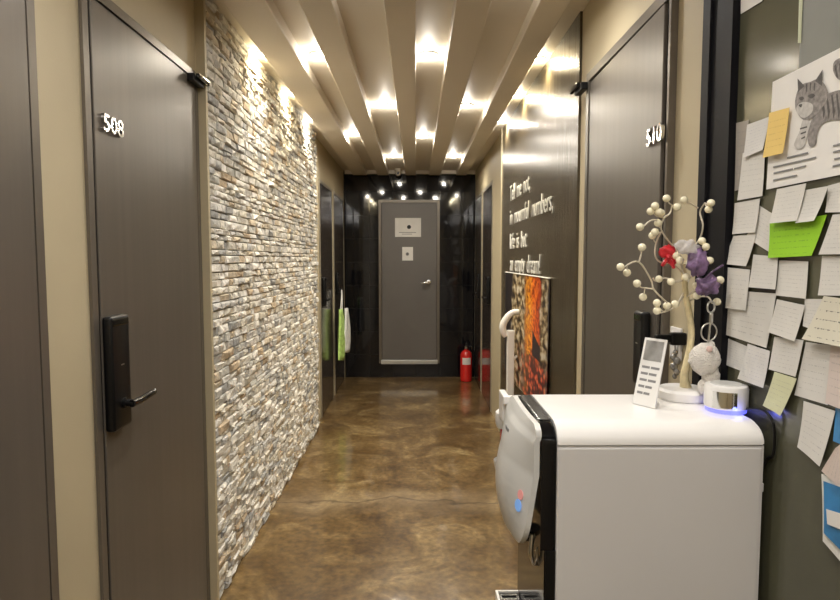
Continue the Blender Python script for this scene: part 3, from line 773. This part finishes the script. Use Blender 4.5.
note([(822.5, 256), (850, 256), (850, 296), (820, 295.3)], mN, 1, 'white note at the photo edge above the cream note')
note([(804, 401), (835.5, 411), (823.5, 466.5), (801, 447)], mN, 1, 'hanging white note above the blue pouch', curl=.006)
note([(850, 436), (850, 500), (824, 471), (838, 448)], mK, 3, 'pinkish slip tucked over the top of the blue pouch', curl=.004)
# yellow note over the poster
# cat poster
def gp(x, y, layer): return on_x(x, y, GX-.001-LAYER*layer)
po = thing('cat_poster', 'white poster with a grey drawing of a striped cat', 'poster', gp(800, 130, 1))
uv_sheet('poster_sheet', [gp(*p_, 1) for p_ in ((773, 82), (850, 43), (850, 173), (767, 189.5))], 8, 8, M['paper'], curl=lambda u, v: .001*v, parent=po)
M['cat_mid'] = pm('cat_grey', (.24, .22, .205), .7, var=.35, scale=120)
M['cat_dark'] = pm('cat_dark_grey', (.085, .078, .072), .7, var=.3, scale=120)
M['cat_pale'] = pm('cat_pale_grey', (.50, .48, .45), .7, var=.15, scale=120)
def flat(name, pts, lift, mat, parent):
    return poly_prism(name, [on_x(x, y, GX-.001-LAYER-.0026-lift) for x, y in pts], (1, 0, 0), .0002, mat, parent)
def blob(name, pts, lift, mat, parent, k=4):
    c = pts + pts[:3]; out = []
    for i in range(len(pts)):
        p0, p1, p2, p3 = [Vector((*c[(i+j) % len(pts)], 0)) for j in range(4)]
        for j in range(k):
            t_ = j/k; v = .5*((2*p1)+(-p0+p2)*t_+(2*p0-5*p1+4*p2-p3)*t_*t_+(-p0+3*p1-3*p2+p3)*t_**3); out.append((v.x, v.y))
    return flat(name, out, lift, mat, parent)
cat = blob('cat_body', [(816, 108), (822, 98), (832, 92), (845, 92), (845, 118), (832, 120), (822, 124), (817, 134), (816, 144), (811, 147), (808, 142), (809, 128)], .0001, M['cat_mid'], po)
paw = blob('cat_paw', [(803, 120), (810, 122), (808, 132), (804, 146), (798, 149), (794, 145), (797, 137), (800, 130)], .0003, M['cat_pale'], po)
hd2 = blob('cat_head', [(798, 90), (803, 84), (810, 82), (818, 79), (825, 85), (828, 96), (822, 108), (813, 117), (804, 120), (797, 113), (795, 104), (796, 96)], .0005, M['cat_mid'], po)
flat('cat_ear', [(798, 92), (797.5, 78.5), (804.5, 86)], .0006, M['cat_dark'], hd2)
flat('cat_ear', [(815, 81), (822.5, 69.5), (822, 86)], .0006, M['cat_dark'], hd2)
blob('cat_muzzle', [(797, 106), (803, 102), (812, 104), (812, 112), (804, 118), (797, 113)], .0007, M['cat_pale'], hd2)
blob('cat_eye', [(799, 98), (802, 96.5), (804, 98.5), (801, 100.5)], .0009, M['cat_dark'], hd2)
blob('cat_eye', [(808, 96), (812, 93.5), (815, 95.5), (811, 98.5)], .0009, M['cat_dark'], hd2)
blob('cat_nose', [(798.5, 105), (802, 104), (801, 107.5)], .0009, M['cat_dark'], hd2)
for k, (x, y) in enumerate(((806, 84), (810, 83), (814, 83))):
    flat('cat_stripe', [(x, y), (x+1.3, y), (x+.6, y+8), (x-.4, y+7)], .0008, M['cat_dark'], hd2)
for k in range(5):
    x = 821 + k*5
    flat('cat_stripe', [(x, 98-k*1.2), (x+1.5, 96.5-k*1.2), (x+4, 112), (x+2.4, 119)], .0003, M['cat_dark'], cat)
for k in range(3):
    flat('cat_stripe', [(800+k*.6, 128+5*k), (807-k, 126+5*k), (807-k, 127.6+5*k), (800+k*.6, 129.6+5*k)], .0005, M['cat_dark'], paw)
tl = blob('cat_tail', [(833, 70), (834, 62), (840, 58), (846, 59), (846, 78), (840, 80), (836, 77)], .0001, M['cat_mid'], po)
for k in range(2):
    flat('cat_stripe', [(834+k*5, 66-k*2), (836+k*5, 64-k*2), (838+k*4, 78), (836+k*4, 76)], .0003, M['cat_dark'], tl)
for (x0, yA, x1, yB) in ((787, 157, 808, 152), (773, 166.5, 816, 156.5), (773.5, 172.5, 793, 168), (794, 168, 806, 165), (773, 179.5, 797, 174.5), (833, 145, 850, 140.5), (833, 151.5, 850, 147), (834, 158.5, 850, 154.5), (832.5, 165.5, 850, 161.5)):
    flat('print_line', [(x0, yA), (x1, yB), (x1, yB+1.7), (x0, yA+1.7)], .0001, M['grey_ink'], po)
note([(769.4, 112.9), (789.6, 107.4), (785, 153.2), (764.8, 157.8)], mY, 3, 'yellow sticky note overlapping the edge of the cat poster', curl=.004)
# blue pouch
t = thing('plastic_pouch', 'blue printed plastic pouch with a white border, pinned at the photo edge', 'pouch', gp(835, 520, 2))
uv_sheet('pouch_border', [gp(*p_, 2) for p_ in ((823.5, 474), (850, 484), (850, 568), (826.5, 541))], 8, 8, M['white_bag'], curl=lambda u, v: .003*v*v, th=.004, parent=t)
pp_ = uv_sheet('pouch_print', [gp(*p_, 2) - Vector((.008, 0, 0)) for p_ in ((828, 481), (850, 489), (850, 553), (830, 533))], 6, 6, M['blue_pouch'], curl=lambda u, v: .003*v*v, parent=t)
uv_sheet('pouch_label', [gp(*p_, 2) - Vector((.0105, 0, 0)) for p_ in ((834, 509), (850, 514), (850, 530), (835, 524))], 4, 4, M['paper'], curl=lambda u, v: .003, parent=pp_)
note([(836, 408), (850, 411), (850, 448), (834, 441)], M['blue_pouch'], .4, 'blue leaflet peeping out behind the hanging white note', 'leaflet', .001, 'leaflet', None)

# ------------------------------------------------------------------ switch plate and hook on the beige strip
def wr(px, py): return on_x(px, py, WR-.006)
p, q = wr(671, 326), wr(685, 360)
t = thing('switch_plate', 'white light switch plate on the beige strip behind the pearl tree', 'light switch', (WR, (p.y+q.y)/2, q.z))
y0_, y1_ = 1.69, 1.762
pl_ = box('plate', WR-.008, WR-.0005, y0_, y1_, q.z-.01, p.z, M['white_top'], t, bev=.003)
box('rocker', WR-.012, WR-.0085, y0_+.014, y1_-.014, (p.z+q.z)/2-.035, (p.z+q.z)/2+.03, M['white_top'], pl_, bev=.003)
hy = 1.675
hk = lambda px, py: on_y(px, py, hy)
t = thing('wall_hook', 'black hook bar sticking out from the beige strip beside door lock', 'hook', (WR, hy, hk(676, 338).z))
p, q = hk(670, 332.5), hk(684, 345)
box('hook_base', p.x, WR-.0005, hy-.012, hy+.012, q.z, p.z, M['black'], t, bev=.005)
p, q = hk(655, 334.5), hk(669.8, 342.5)
box('hook_bar', p.x, q.x, hy-.009, hy+.009, q.z, p.z, M['black'], t, bev=.004)
M['bead'] = pm('clear_grey_bead', (.30, .29, .27), .2, .3, var=.4, scale=90)
t = thing('bead_keyring', 'grey bead keyring hanging below the black hook', 'keyring', hk(675, 348))
tube('cord', [hk(675, 345), hk(675.2, 350)], .0018, M['bead'], t, 6)
for k, (px, py, r) in enumerate(((675, 352, .007), (674, 357, .0095), (676.5, 361, .0105), (674.5, 366.5, .011), (676, 372, .009), (675.3, 376.5, .007))):
    ball('bead', hk(px, py) + Vector((0, (k % 2)*.006-.003, 0)), r, M['bead'], t, 2, (1, .8, 1.15))

# ------------------------------------------------------------------ water purifier
PY0, PY1 = 1.238, 1.566
zs = on_y(660, 445, PY0).z                   # seam
zt = CAM_H - .351
bx0, bx1 = on_y(557, 470, PY0).x, on_y(763, 470, PY0).x
wp = thing('water_purifier', 'white floor-standing water purifier with black dispensing front', 'water purifier', ((bx0+bx1)/2, (PY0+PY1)/2, 0))
bm = bm_new()
add_box(bm, bx0, bx1, PY0, PY1, .03, zs-.002, 0)
o = obj('body', bm, M['white_pl'], wp)
box('side_panel', bx0+.001, bx1-.006, PY0-.004, PY0-.0005, .05, zs-.006, M['white_pl'], wp, bev=.002, seg=2)
def rounded_bar(name, x0, x1, mat, z0, grow=0.0, r=.055, parent=wp, n=8, endbev=True):
    """bar along x with its two long top edges rounded"""
    pts = [(PY0-grow, z0)]
    for k in range(n+1):
        a_ = PI - PI/2*k/n; pts.append((PY0-grow+r+r*math.cos(a_), zt+grow-r*.75+r*.75*math.sin(a_)))
    for k in range(n+1):
        a_ = PI/2 - PI/2*k/n; pts.append((PY1+grow-r+r*math.cos(a_), zt+grow-r*.75+r*.75*math.sin(a_)))
    pts.append((PY1+grow, z0))
    bm = bm_new(); A = [bm.verts.new((x0, y, z)) for y, z in pts]; B = [bm.verts.new((x1, y, z)) for y, z in pts]
    fa = bm.faces.new(A); fb = bm.faces.new(B); m_ = len(A)
    for i in range(m_): bm.faces.new((A[i], A[(i+1) % m_], B[(i+1) % m_], B[i]))
    bmesh.ops.recalc_face_normals(bm, faces=bm.faces)
    es = [e_ for e_ in bm.edges if (e_ in fb.edges) and not all(abs(v.co.z-z0) < 1e-6 for v in e_.verts)]
    if endbev: bmesh.ops.bevel(bm, geom=es, offset=.006, segments=3, affect='EDGES')
    o = obj(name, bm, mat, parent); auto(o, 30); return o
rounded_bar('lid', bx0, bx1+.002, M['white_top'], zs+.0005, .003)
hx0 = .252
zh = on_y(530, 546, PY0+.02).z                # underside of the dispensing head
hd_ = rounded_bar('black_head', hx0+.012, bx0-.0005, M['black_gloss'], zh, .001)
box('smoked_window', hx0+.016, bx0-.003, PY0+.045, PY1-.045, zt+.0012, zt+.0028, M['smoke'], hd_, bev=.001)
box('recess_back', bx0-.024, bx0-.0005, PY0+.004, PY1-.004, .05, zh-.0005, M['black_gloss'], wp)
box('front_edge', bx0-.022, bx0-.0005, PY0-.002, PY0+.0035, .05, zh-.0005, M['black'], wp)
# front shield panel: bulging rounded plate
def shield():
    bm = bm_new(); nu, nv = 22, 34; z0s, z1s = zh-.010, zt-.002
    def pt(u, v, back):                       # u along depth -1..1, v 0 bottom .. 1 top
        # rounded outline
        hw = (PY1-PY0)/2 - .003
        cr = .30
        lim = 1.0
        if v < cr*.8: tt = 1-v/(cr*.8); lim = 1-.42*(1-math.sqrt(max(0, 1-tt*tt)))
        if v > .93: tt = (v-.93)/.07; lim = 1-.16*(1-math.sqrt(max(0, 1-tt*tt)))
        y = (PY0+PY1)/2 + u*hw*lim
        z = z0s + (z1s-z0s)*v
        lean = hx0 - .003 - .026*max(0, (.62-v)/.62)**1.0 + .004*(v > .9)
        bulge = (.034*math.cos(PI/2*u) + .020*(u+1)/2)*math.sin(PI*min(1, max(0, v*.92+.06)))**.8
        x = lean - bulge
        if back: x = max(x+.012, lean+.006-bulge*.6)
        return (x, y, z)
    g = []
    for back in (0, 1):
        rows = [[bm.verts.new(pt(-1+2*i/nu, j/nv, back)) for i in range(nu+1)] for j in range(nv+1)]; g.append(rows)
        for j in range(nv):
            for i in range(nu): bm.faces.new((rows[j][i], rows[j][i+1], rows[j+1][i+1], rows[j+1][i]))
    for j in range(nv):
        for i in (0, nu): bm.faces.new((g[0][j][i], g[0][j+1][i], g[1][j+1][i], g[1][j][i]))
    for j in (0, nv):
        for i in range(nu): bm.faces.new((g[0][j][i], g[0][j][i+1], g[1][j][i+1], g[1][j][i]))
    bmesh.ops.recalc_face_normals(bm, faces=bm.faces)
    o = obj('front_panel', bm, M['plate'], wp); auto(o, 40)
    return pt, z0s, z1s, o
SPT, z0s, z1s, fp_ = shield()
def on_shield(u, v, lift): p = Vector(SPT(u, v, 0)); return Vector((p.x-lift, p.y, p.z))
def disc_on_shield(name, u, v, r, mat):
    c = on_shield(u, v, 0); du = (on_shield(u+.05, v, 0)-on_shield(u-.05, v, 0)).normalized(); dv = (on_shield(u, v+.03, 0)-on_shield(u, v-.03, 0)).normalized()
    n = dv.cross(du).normalized(); n = n if n.x < 0 else -n
    pts = [c + n*.0012 + r*(math.cos(2*PI*k/18)*du + math.sin(2*PI*k/18)*dv) for k in range(18)]
    return poly_prism(name, pts, n, .001, mat, fp_)
disc_on_shield('hot_icon', -.80, .425, .011, M['icon_red'])
disc_on_shield('cold_icon', -.78, .335, .0135, M['icon_blue'])
for k in range(5):
    u_ = .20 - k*.05
    c = on_shield(u_, .80 - .000*k, .0008)
    poly_prism('brand_mark', [c + Vector((-.0004, dy, dz)) for dy, dz in ((.0045, -.005+.002*(k % 2)), (-.0025, -.005), (-.0025, .006-.002*(k % 2)), (.0045, .006))], (1, 0, 0), .0015, M['grey_ink'], fp_)
# nozzle
nx_, ny_ = bx0-.033, (PY0+PY1)/2-.05
nz_ = lathe('nozzle', [(.024, zh-.0005), (.022, zh-.012), (.012, zh-.02), (.010, zh-.03)], (nx_-.004, ny_, 0), M['black'], wp, n=20)
tube('nozzle_lever', [(nx_+.0, ny_-.03, zh-.004), (nx_-.004, ny_-.035, zh-.045), (nx_+.004, ny_-.03, zh-.072)], [.006, .006, .005], M['silver'], nz_, 10, 4)
tube('nozzle_lever', [(nx_+.012, ny_-.04, zh-.03), (nx_+.009, ny_-.036, zh-.055), (nx_+.004, ny_-.032, zh-.075)], [.005, .005, .004], M['silver'], nz_, 10, 4)
# drip tray
tz = on_y(500, 590, PY1-.02).z
bm = bm_new(); tx0 = .212; ty0, ty1 = PY0+.02, PY1-.02
add_box(bm, tx0, bx0-.025, ty0, ty0+.006, tz-.03, tz); add_box(bm, tx0, bx0-.025, ty1-.006, ty1, tz-.03, tz); add_box(bm, tx0, tx0+.006, ty0+.006, ty1-.006, tz-.03, tz); add_box(bm, tx0+.006, bx0-.025, ty0+.006, ty1-.006, tz-.03, tz-.022)
dt_ = obj('drip_tray', bm, M['white_top'], wp)
bm = bm_new()
for k in range(13):
    y = ty0+.014+k*(ty1-ty0-.028)/12; add_box(bm, tx0+.0065, bx0-.0255, y-.005, y+.005, tz-.010, tz-.004)
add_box(bm, tx0+.0065, tx0+.014, ty0+.0065, ty1-.0065, tz-.0102, tz-.0045); add_box(bm, bx0-.034, bx0-.0255, ty0+.0065, ty1-.0065, tz-.0102, tz-.0045)
obj('tray_grille', bm, M['steel_tray'], dt_)
# back bits and base
p = on_y(769, 445, PY0+.03)
box('rear_grip', bx1+.0005, bx1+.006, PY0+.012, PY1-.06, on_y(766, 483, PY0+.02).z, on_y(766, 442, PY0+.02).z, M['white_pl'], wp, bev=.003)
box('rear_clip', bx1+.0005, bx1+.006, PY0+.004, PY0+.02, on_y(766, 493, PY0).z, on_y(766, 484, PY0).z, M['white_pl'], wp, bev=.002)
box('base', bx0-.02, bx1-.012, PY0+.012, PY1-.012, .0005, .0295, M['black'], wp)

# cup dispenser on the far flank
cx, cy = on_y(506.5, 430, 1.66).x, 1.66
zq = lambda py: on_y(503, py, cy).z
t = thing('cup_dispenser', 'white paper cup tube clipped to the far flank of the purifier', 'cup dispenser', (cx, cy, zq(470)))
box('hanger', cx-.023, cx+.06, PY1+.002, PY1+.02, zq(397), zq(389), M['white_top'], t, bev=.003)
box('rail', cx-.023, cx-.006, PY1+.0205, cy-.005, zq(415), zq(389), M['white_top'], t, bev=.003)
lathe('cup', [(.026, zq(428)), (.030, zq(424)), (.030, zq(413)), (.024, zq(411))], (cx, cy+.01, 0), M['cup'], t)
lathe('red_sleeve', [(.022, zq(446)), (.022, zq(428.5))], (cx+.006, cy+.01, 0), M['redrib'], t)
lathe('lower_tube', [(.020, zq(470)), (.020, zq(446.5))], (cx+.008, cy+.01, 0), M['black'], t)
lathe('dispensing_cup', [(.026, zq(476)), (.034, zq(463)), (.034, zq(461)), (.02, zq(471))], (cx+.0, cy+.01, 0), M['cup'], t)

# ------------------------------------------------------------------ things on the purifier
ZT = zt + .0032                               # lid top
# acrylic sign, leaning back, seen obliquely
bl, br = on_z(633, 403.5, ZT), on_z(655.5, 409, ZT)
t = thing('table_sign', 'small leaning white acrylic sign with a grey picture and printed lines on purifier', 'sign', (bl+br)/2)
up = Vector((0.050, .06, 0)) + Vector((0, 0, .152))
ex_ = (br-bl)
def sgp(u, v, lift=0.0):
    n = ex_.cross(up).normalized(); n = n if n.y < 0 else -n
    return bl + ex_*u + up*v + n*lift
sp_ = poly_prism('sign_plate', [sgp(0, 0), sgp(1, 0), sgp(1, 1), sgp(0, 1)], (sgp(0, 0, 1)-sgp(0, 0)), .003, M['acrylic'], t)
nn = sgp(0, 0, 1)-sgp(0, 0)
poly_prism('sign_picture', [sgp(.1, .66, .0032), sgp(.9, .66, .0032), sgp(.9, .96, .0032), sgp(.1, .96, .0032)], nn, .0006, M['photo_grey'], sp_)
for k in range(5):
    v = .54-k*.095; w_ = (.78, .7, .72, .6, .55)[k]
    for (a_, b_) in ((.12, .12+w_*.45), (.12+w_*.52, .12+w_)):
        poly_prism('print_line', [sgp(a_, v, .0032), sgp(b_, v, .0032), sgp(b_, v+.035, .0032), sgp(a_, v+.035, .0032)], nn, .0004, M['grey_ink'], sp_)
bm = bm_new()
fo = [bl + Vector((0, .0, 0.0005)), br + Vector((0, 0, .0005)), br + Vector((.03, .055, .0005)), bl + Vector((.03, .055, .0005))]
poly_prism('sign_foot', fo, (0, 0, 1), .003, M['acrylic'], t)

# pearl tree lamp
TY = 1.478
tp = lambda px, py, dy=0.0: on_y(px, py, TY+min(dy, .712*600/(px-417)-TY if px > 690 else dy))
tc_ = on_y(685, 392, TY); tx = tc_.x
tr = thing('pearl_tree_lamp', 'table-top wire tree lamp with cream pearl bulbs and pale gold trunk', 'lamp', (tx, TY, ZT))
lathe('base', [(.060, ZT+.0005), (.063, ZT+.005), (.063, ZT+.021), (.056, ZT+.027), (.02, ZT+.028)], (tx-.004, TY, 0), M['white_top'], tr, n=40)
tk = [(tp(685.5, 389).x, TY, ZT+.0275), tp(684.5, 375), tp(688.5, 355), tp(691.5, 335), tp(689.5, 315), tp(686, 298), tp(684.5, 280), tp(683, 264)]
tube('trunk', tk, [.014, .010, .0085, .008, .008, .0075, .007, .006], M['gold'], tr, 10, 4)
BR = [  # path (px, py, dy), pearls
    ([(684, 292, 0), (676, 305, -.03), (668, 303, -.05), (662, 298, -.06), (653.5, 289, -.06), (651, 280, -.06), (639, 262, -.07), (627, 265, -.08)], [(620.5, 267, -.08), (627, 272.7, -.07)]),
    ([(653.5, 289, -.06), (645, 288, -.06)], [(637, 283.5, -.07), (643, 297, -.05)]),
    ([(639, 262, -.07), (641, 255, -.07)], [(642, 247.3, -.07)]),
    ([(684, 296, 0), (673, 308, -.04), (664, 312, -.05)], [(657, 303, -.06), (657, 310.7, -.06), (667, 305.8, -.05), (675, 304, -.04)]),
    ([(684, 280, 0), (675, 281, .02), (665, 278, .03), (656, 281, .04), (653, 278, .04)], [(659, 279, .04), (671, 281.7, -.03)]),
    ([(684, 272, 0), (677, 252, -.02), (666, 238, -.03), (661, 228, -.04), (664, 218, -.04), (668, 215, -.04)], [(650.6, 211.4, -.04), (655, 206, -.05), (659, 212, -.05), (661, 213, -.03), (658, 223, -.04)]),
    ([(661, 222, -.04), (652, 220, -.05), (645, 225, -.05)], [(640, 227, -.05)]),
    ([(664, 218, -.04), (670, 213, -.02), (672, 205, -.02)], [(666.6, 198.4, -.02), (677, 207, -.02)]),
    ([(661, 232, -.04), (656, 243, -.02), (655, 255, -.02), (660, 262, -.01), (672, 264, 0), (684, 274, 0)], [(655, 232, -.03), (652.4, 235.6, -.02)]),
    ([(684, 270, 0), (692, 250, .03), (700, 238, .04), (703, 225, .05), (700, 212, .05), (705, 203, .05)], [(711, 203, .05), (708.6, 209.4, .04)]),
    ([(698, 208, .05), (690, 203, .04)], [(684, 200, .03)]),
    ([(690, 255, .03), (700, 255, .01), (705, 253, 0)], [(702, 241, 0), (706, 246.7, -.01), (709.8, 260.5, -.01)]),
    ([(685, 278, 0), (681, 266, -.03), (679, 260, -.04)], [(676.5, 256, -.04), (679.8, 260.5, -.05), (686, 277, -.05)]),
    ([(686, 298, 0), (692, 292, -.03), (696, 290, -.04)], [(696, 286, -.04), (696.7, 295.7, -.04)]),
    ([(687, 302, 0), (698, 297, .0), (708, 297, -.01), (712, 303, -.02)], [(717, 301.8, -.02)]),
    ([(696, 288, .0), (704, 286, -.01), (713, 280, -.02)], [(720, 280, -.02)]),
    ([(684, 290, 0), (688, 282, .04), (693, 270, .05)], []),
]
for path, pearls in BR:
    P3 = [tp(*q_) for q_ in path]; n_ = len(P3)
    br_ = tube('branch', P3, .0021, M['twig'], tr, 6, 4)
    for (px, py, dy) in pearls:
        e_ = tp(px, py, dy); j = min(P3, key=lambda q_: (q_-e_).length)
        tube('twig', [j, (j+e_)/2 + Vector((0, 0, -.004)), e_], .0015, M['twig'], br_, 6)
        ball('pearl', e_, .0096, M['pearl'], br_, 2)
# ornaments hanging on the tree
t = thing('red_bow', 'small crumpled red satin bow tied on the pearl tree', 'bow', tp(668, 256, -.03))
def crumple(name, c, r, mat, parent, scale, seed, amp=.35):
    bm = bm_new(); bmesh.ops.create_icosphere(bm, subdivisions=3, radius=r); rg = random.Random(seed)
    ks = [(Vector((rg.gauss(0, 1), rg.gauss(0, 1), rg.gauss(0, 1))).normalized(), rg.uniform(3, 7), rg.uniform(0, 6)) for _ in range(7)]
    for v in bm.verts:
        d = v.co.normalized(); s_ = 1 + amp*sum(math.sin(k_*d.dot(a_)*2+ph)/len(ks)*1.6 for a_, k_, ph in ks)
        v.co = Vector((d.x*scale[0], d.y*scale[1], d.z*scale[2]))*r*s_ + Vector(c)
    return obj(name, bm, mat, parent, True)
crumple('bow_loop', tp(667, 252, -.03), .016, M['redrib'], t, (1.2, .6, .9), 1)
crumple('bow_loop', tp(672, 259, -.03), .014, M['redrib'], t, (1.0, .6, 1.0), 2)
crumple('bow_knot', tp(668.5, 257, -.04), .006, M['redrib'], t, (1, 1, 1), 3)
for (px, py) in ((662, 266), (674, 268)):
    tube('bow_tail', [tp(668, 258, -.036), tp((668+px)/2, 262, -.04), tp(px, py, -.036)], [.004, .005, .004], M['redrib'], t, 6)
t = thing('organza_pouch', 'purple organza gift pouch with a clear wrapped top hanging in the pearl tree', 'pouch', tp(700, 270, -.075))
crumple('pouch_body', tp(698, 263, -.075), .030, M['purple'], t, (.75, .5, 1.05), 5)
crumple('pouch_tail', tp(708, 286, -.075), .026, M['purple'], t, (.85, .5, .8), 6, .5)
crumple('clear_top', tp(688, 247, -.070), .026, M['foil'], t, (1.0, .55, .65), 8, .5)
tube('pouch_ribbon', [tp(700, 283, -.075), tp(712, 272, -.08), tp(723, 265, -.11)], .0022, M['purple'], t, 6)

# plush charm with key rings, hung from the tree
CY = 1.41
cpt = lambda px, py, dy=0.0: on_y(px, py, CY+dy)
t = thing('plush_charm', 'white fluffy plush key charm with metal rings hanging from the pearl tree', 'charm', cpt(703, 365))
def ring(name, c, R_, r_, mat, parent, ry=0.0, n=24):
    pts = [Vector(c) + Vector((R_*math.cos(2*PI*k/n)*math.cos(ry), R_*math.cos(2*PI*k/n)*math.sin(ry), R_*math.sin(2*PI*k/n))) for k in range(n+1)]
    bm = bm_new(); add_tube(bm, pts, r_, 8, False); return obj(name, bm, mat, parent, True)
ring('upper_ring', cpt(711, 307), .0135, .0022, M['silver'], t, .5)
box('clasp', cpt(709.5, 316).x, cpt(713, 316).x, CY-.003, CY+.003, cpt(710, 323).z, cpt(710, 313).z, M['silver'], t, bev=.002)
ring('key_ring', cpt(709, 332), .021, .0018, M['silver'], t, .2)
tube('chain_link', [cpt(710.5, 323), cpt(709.5, 328), cpt(709, 336), cpt(708, 343)], .0025, M['silver'], t, 8)
def plush(name, c, r, sc, seed, mat='plush'):
    return crumple(name, c, r, M[mat], t, sc, seed, .10)
plush('body', cpt(704.5, 359), .044, (.82, .7, .90), 21)
plush('curled_leg', cpt(711, 377), .021, (1.0, .8, 1.35), 22)
plush('foot', cpt(704, 387), .015, (1.0, .8, 1.3), 23)
plush('ear', cpt(711, 346), .012, (.8, .6, 1.0), 24)
plush('cheek', cpt(709.5, 349, -.026), .0075, (1, .6, 1), 25, 'pink')
plush('nose', cpt(690.5, 361, -.005), .006, (1, 1, 1), 26)

# round speaker with blue light
sc_ = on_z(723.5, 411, ZT); sy = 1.355
sx = on_y(725.5, 411, sy).x
R = .046
sz = ZT + .0005
t = thing('round_speaker', 'round white mini speaker with chrome band and blue glow on purifier', 'speaker', (sx, sy, ZT))
lathe('glow_ring', [(R-.003, sz), (R-.002, sz+.009)], (sx, sy, 0), M['led_blue'], t, n=40)
lathe('housing', [(R-.001, sz+.0092), (R+.0005, sz+.013), (R+.0005, sz+.054), (R-.002, sz+.060), (R-.012, sz+.062)], (sx, sy, 0), M['white_top'], t, n=40)
bm = bm_new(); an0, an1 = -2.05-.62, -2.05+.5; m_ = 14
vb = [bm.verts.new((sx+(R+.0012)*math.cos(an0+(an1-an0)*k/m_), sy+(R+.0012)*math.sin(an0+(an1-an0)*k/m_), sz+.014)) for k in range(m_+1)]
vt = [bm.verts.new((v.co.x, v.co.y, sz+.050)) for v in vb]
for k in range(m_): bm.faces.new((vb[k], vb[k+1], vt[k+1], vt[k]))
obj('chrome_band', bm, M['chrome'], t, True)
lathe('top_mesh', [(R-.012, sz+.0622), (R-.013, sz+.0635)], (sx, sy, 0), M['plate'], t, n=40)
bl_ = bpy.data.lights.new('speaker_glow', 'POINT'); bl_.energy = .02; bl_.color = (.16, .2, 1); bl_.shadow_soft_size = .01
bo = bpy.data.objects.new('speaker_glow', bl_); COL.objects.link(bo); bo.location = (sx, sy-R-.012, sz+.008)
cdp = on_y(744, 412, sy)
t = tag(tube('power_cord', [(sx+R+.003, sy, sz+.008), (.738, 1.31, sz+.014), on_y(764, 411, 1.25), on_y(773, 423, 1.226), on_y(774.5, 440, 1.226), on_y(772.5, 456, 1.232), (.7505, 1.27, 1.08), (.7515, 1.36, .8), (.7515, 1.40, .3), (.7515, 1.40, .02)], .003, M['black'], None, 8, 6),
        'thin black power cord running from the round speaker down behind the purifier', 'cord')
# loose white paper under the tree items
pq = [on_z(652, 402, ZT+.0005), on_z(724, 413, ZT+.0005), on_z(752, 420, ZT+.0005), on_z(672, 431, ZT+.0005)]
# ------------------------------------------------------------------ world + render look
w = bpy.data.worlds.new('world'); S.world = w; w.use_nodes = True
w.node_tree.nodes['Background'].inputs[0].default_value = (.9, .85, .75, 1); w.node_tree.nodes['Background'].inputs[1].default_value = .02
vs = S.view_settings; S.display_settings.display_device = 'sRGB'
vs.view_transform = 'Standard'; vs.look = 'None'; vs.gamma = 1.0; vs.use_curve_mapping = False; vs.exposure = 0.22
S.cycles.use_denoising = True
S.cycles.max_bounces = 8; S.cycles.diffuse_bounces = 5; S.cycles.glossy_bounces = 4
S.cycles.sample_clamp_indirect = 6.0
S.cycles.caustics_reflective = False; S.cycles.caustics_refractive = False
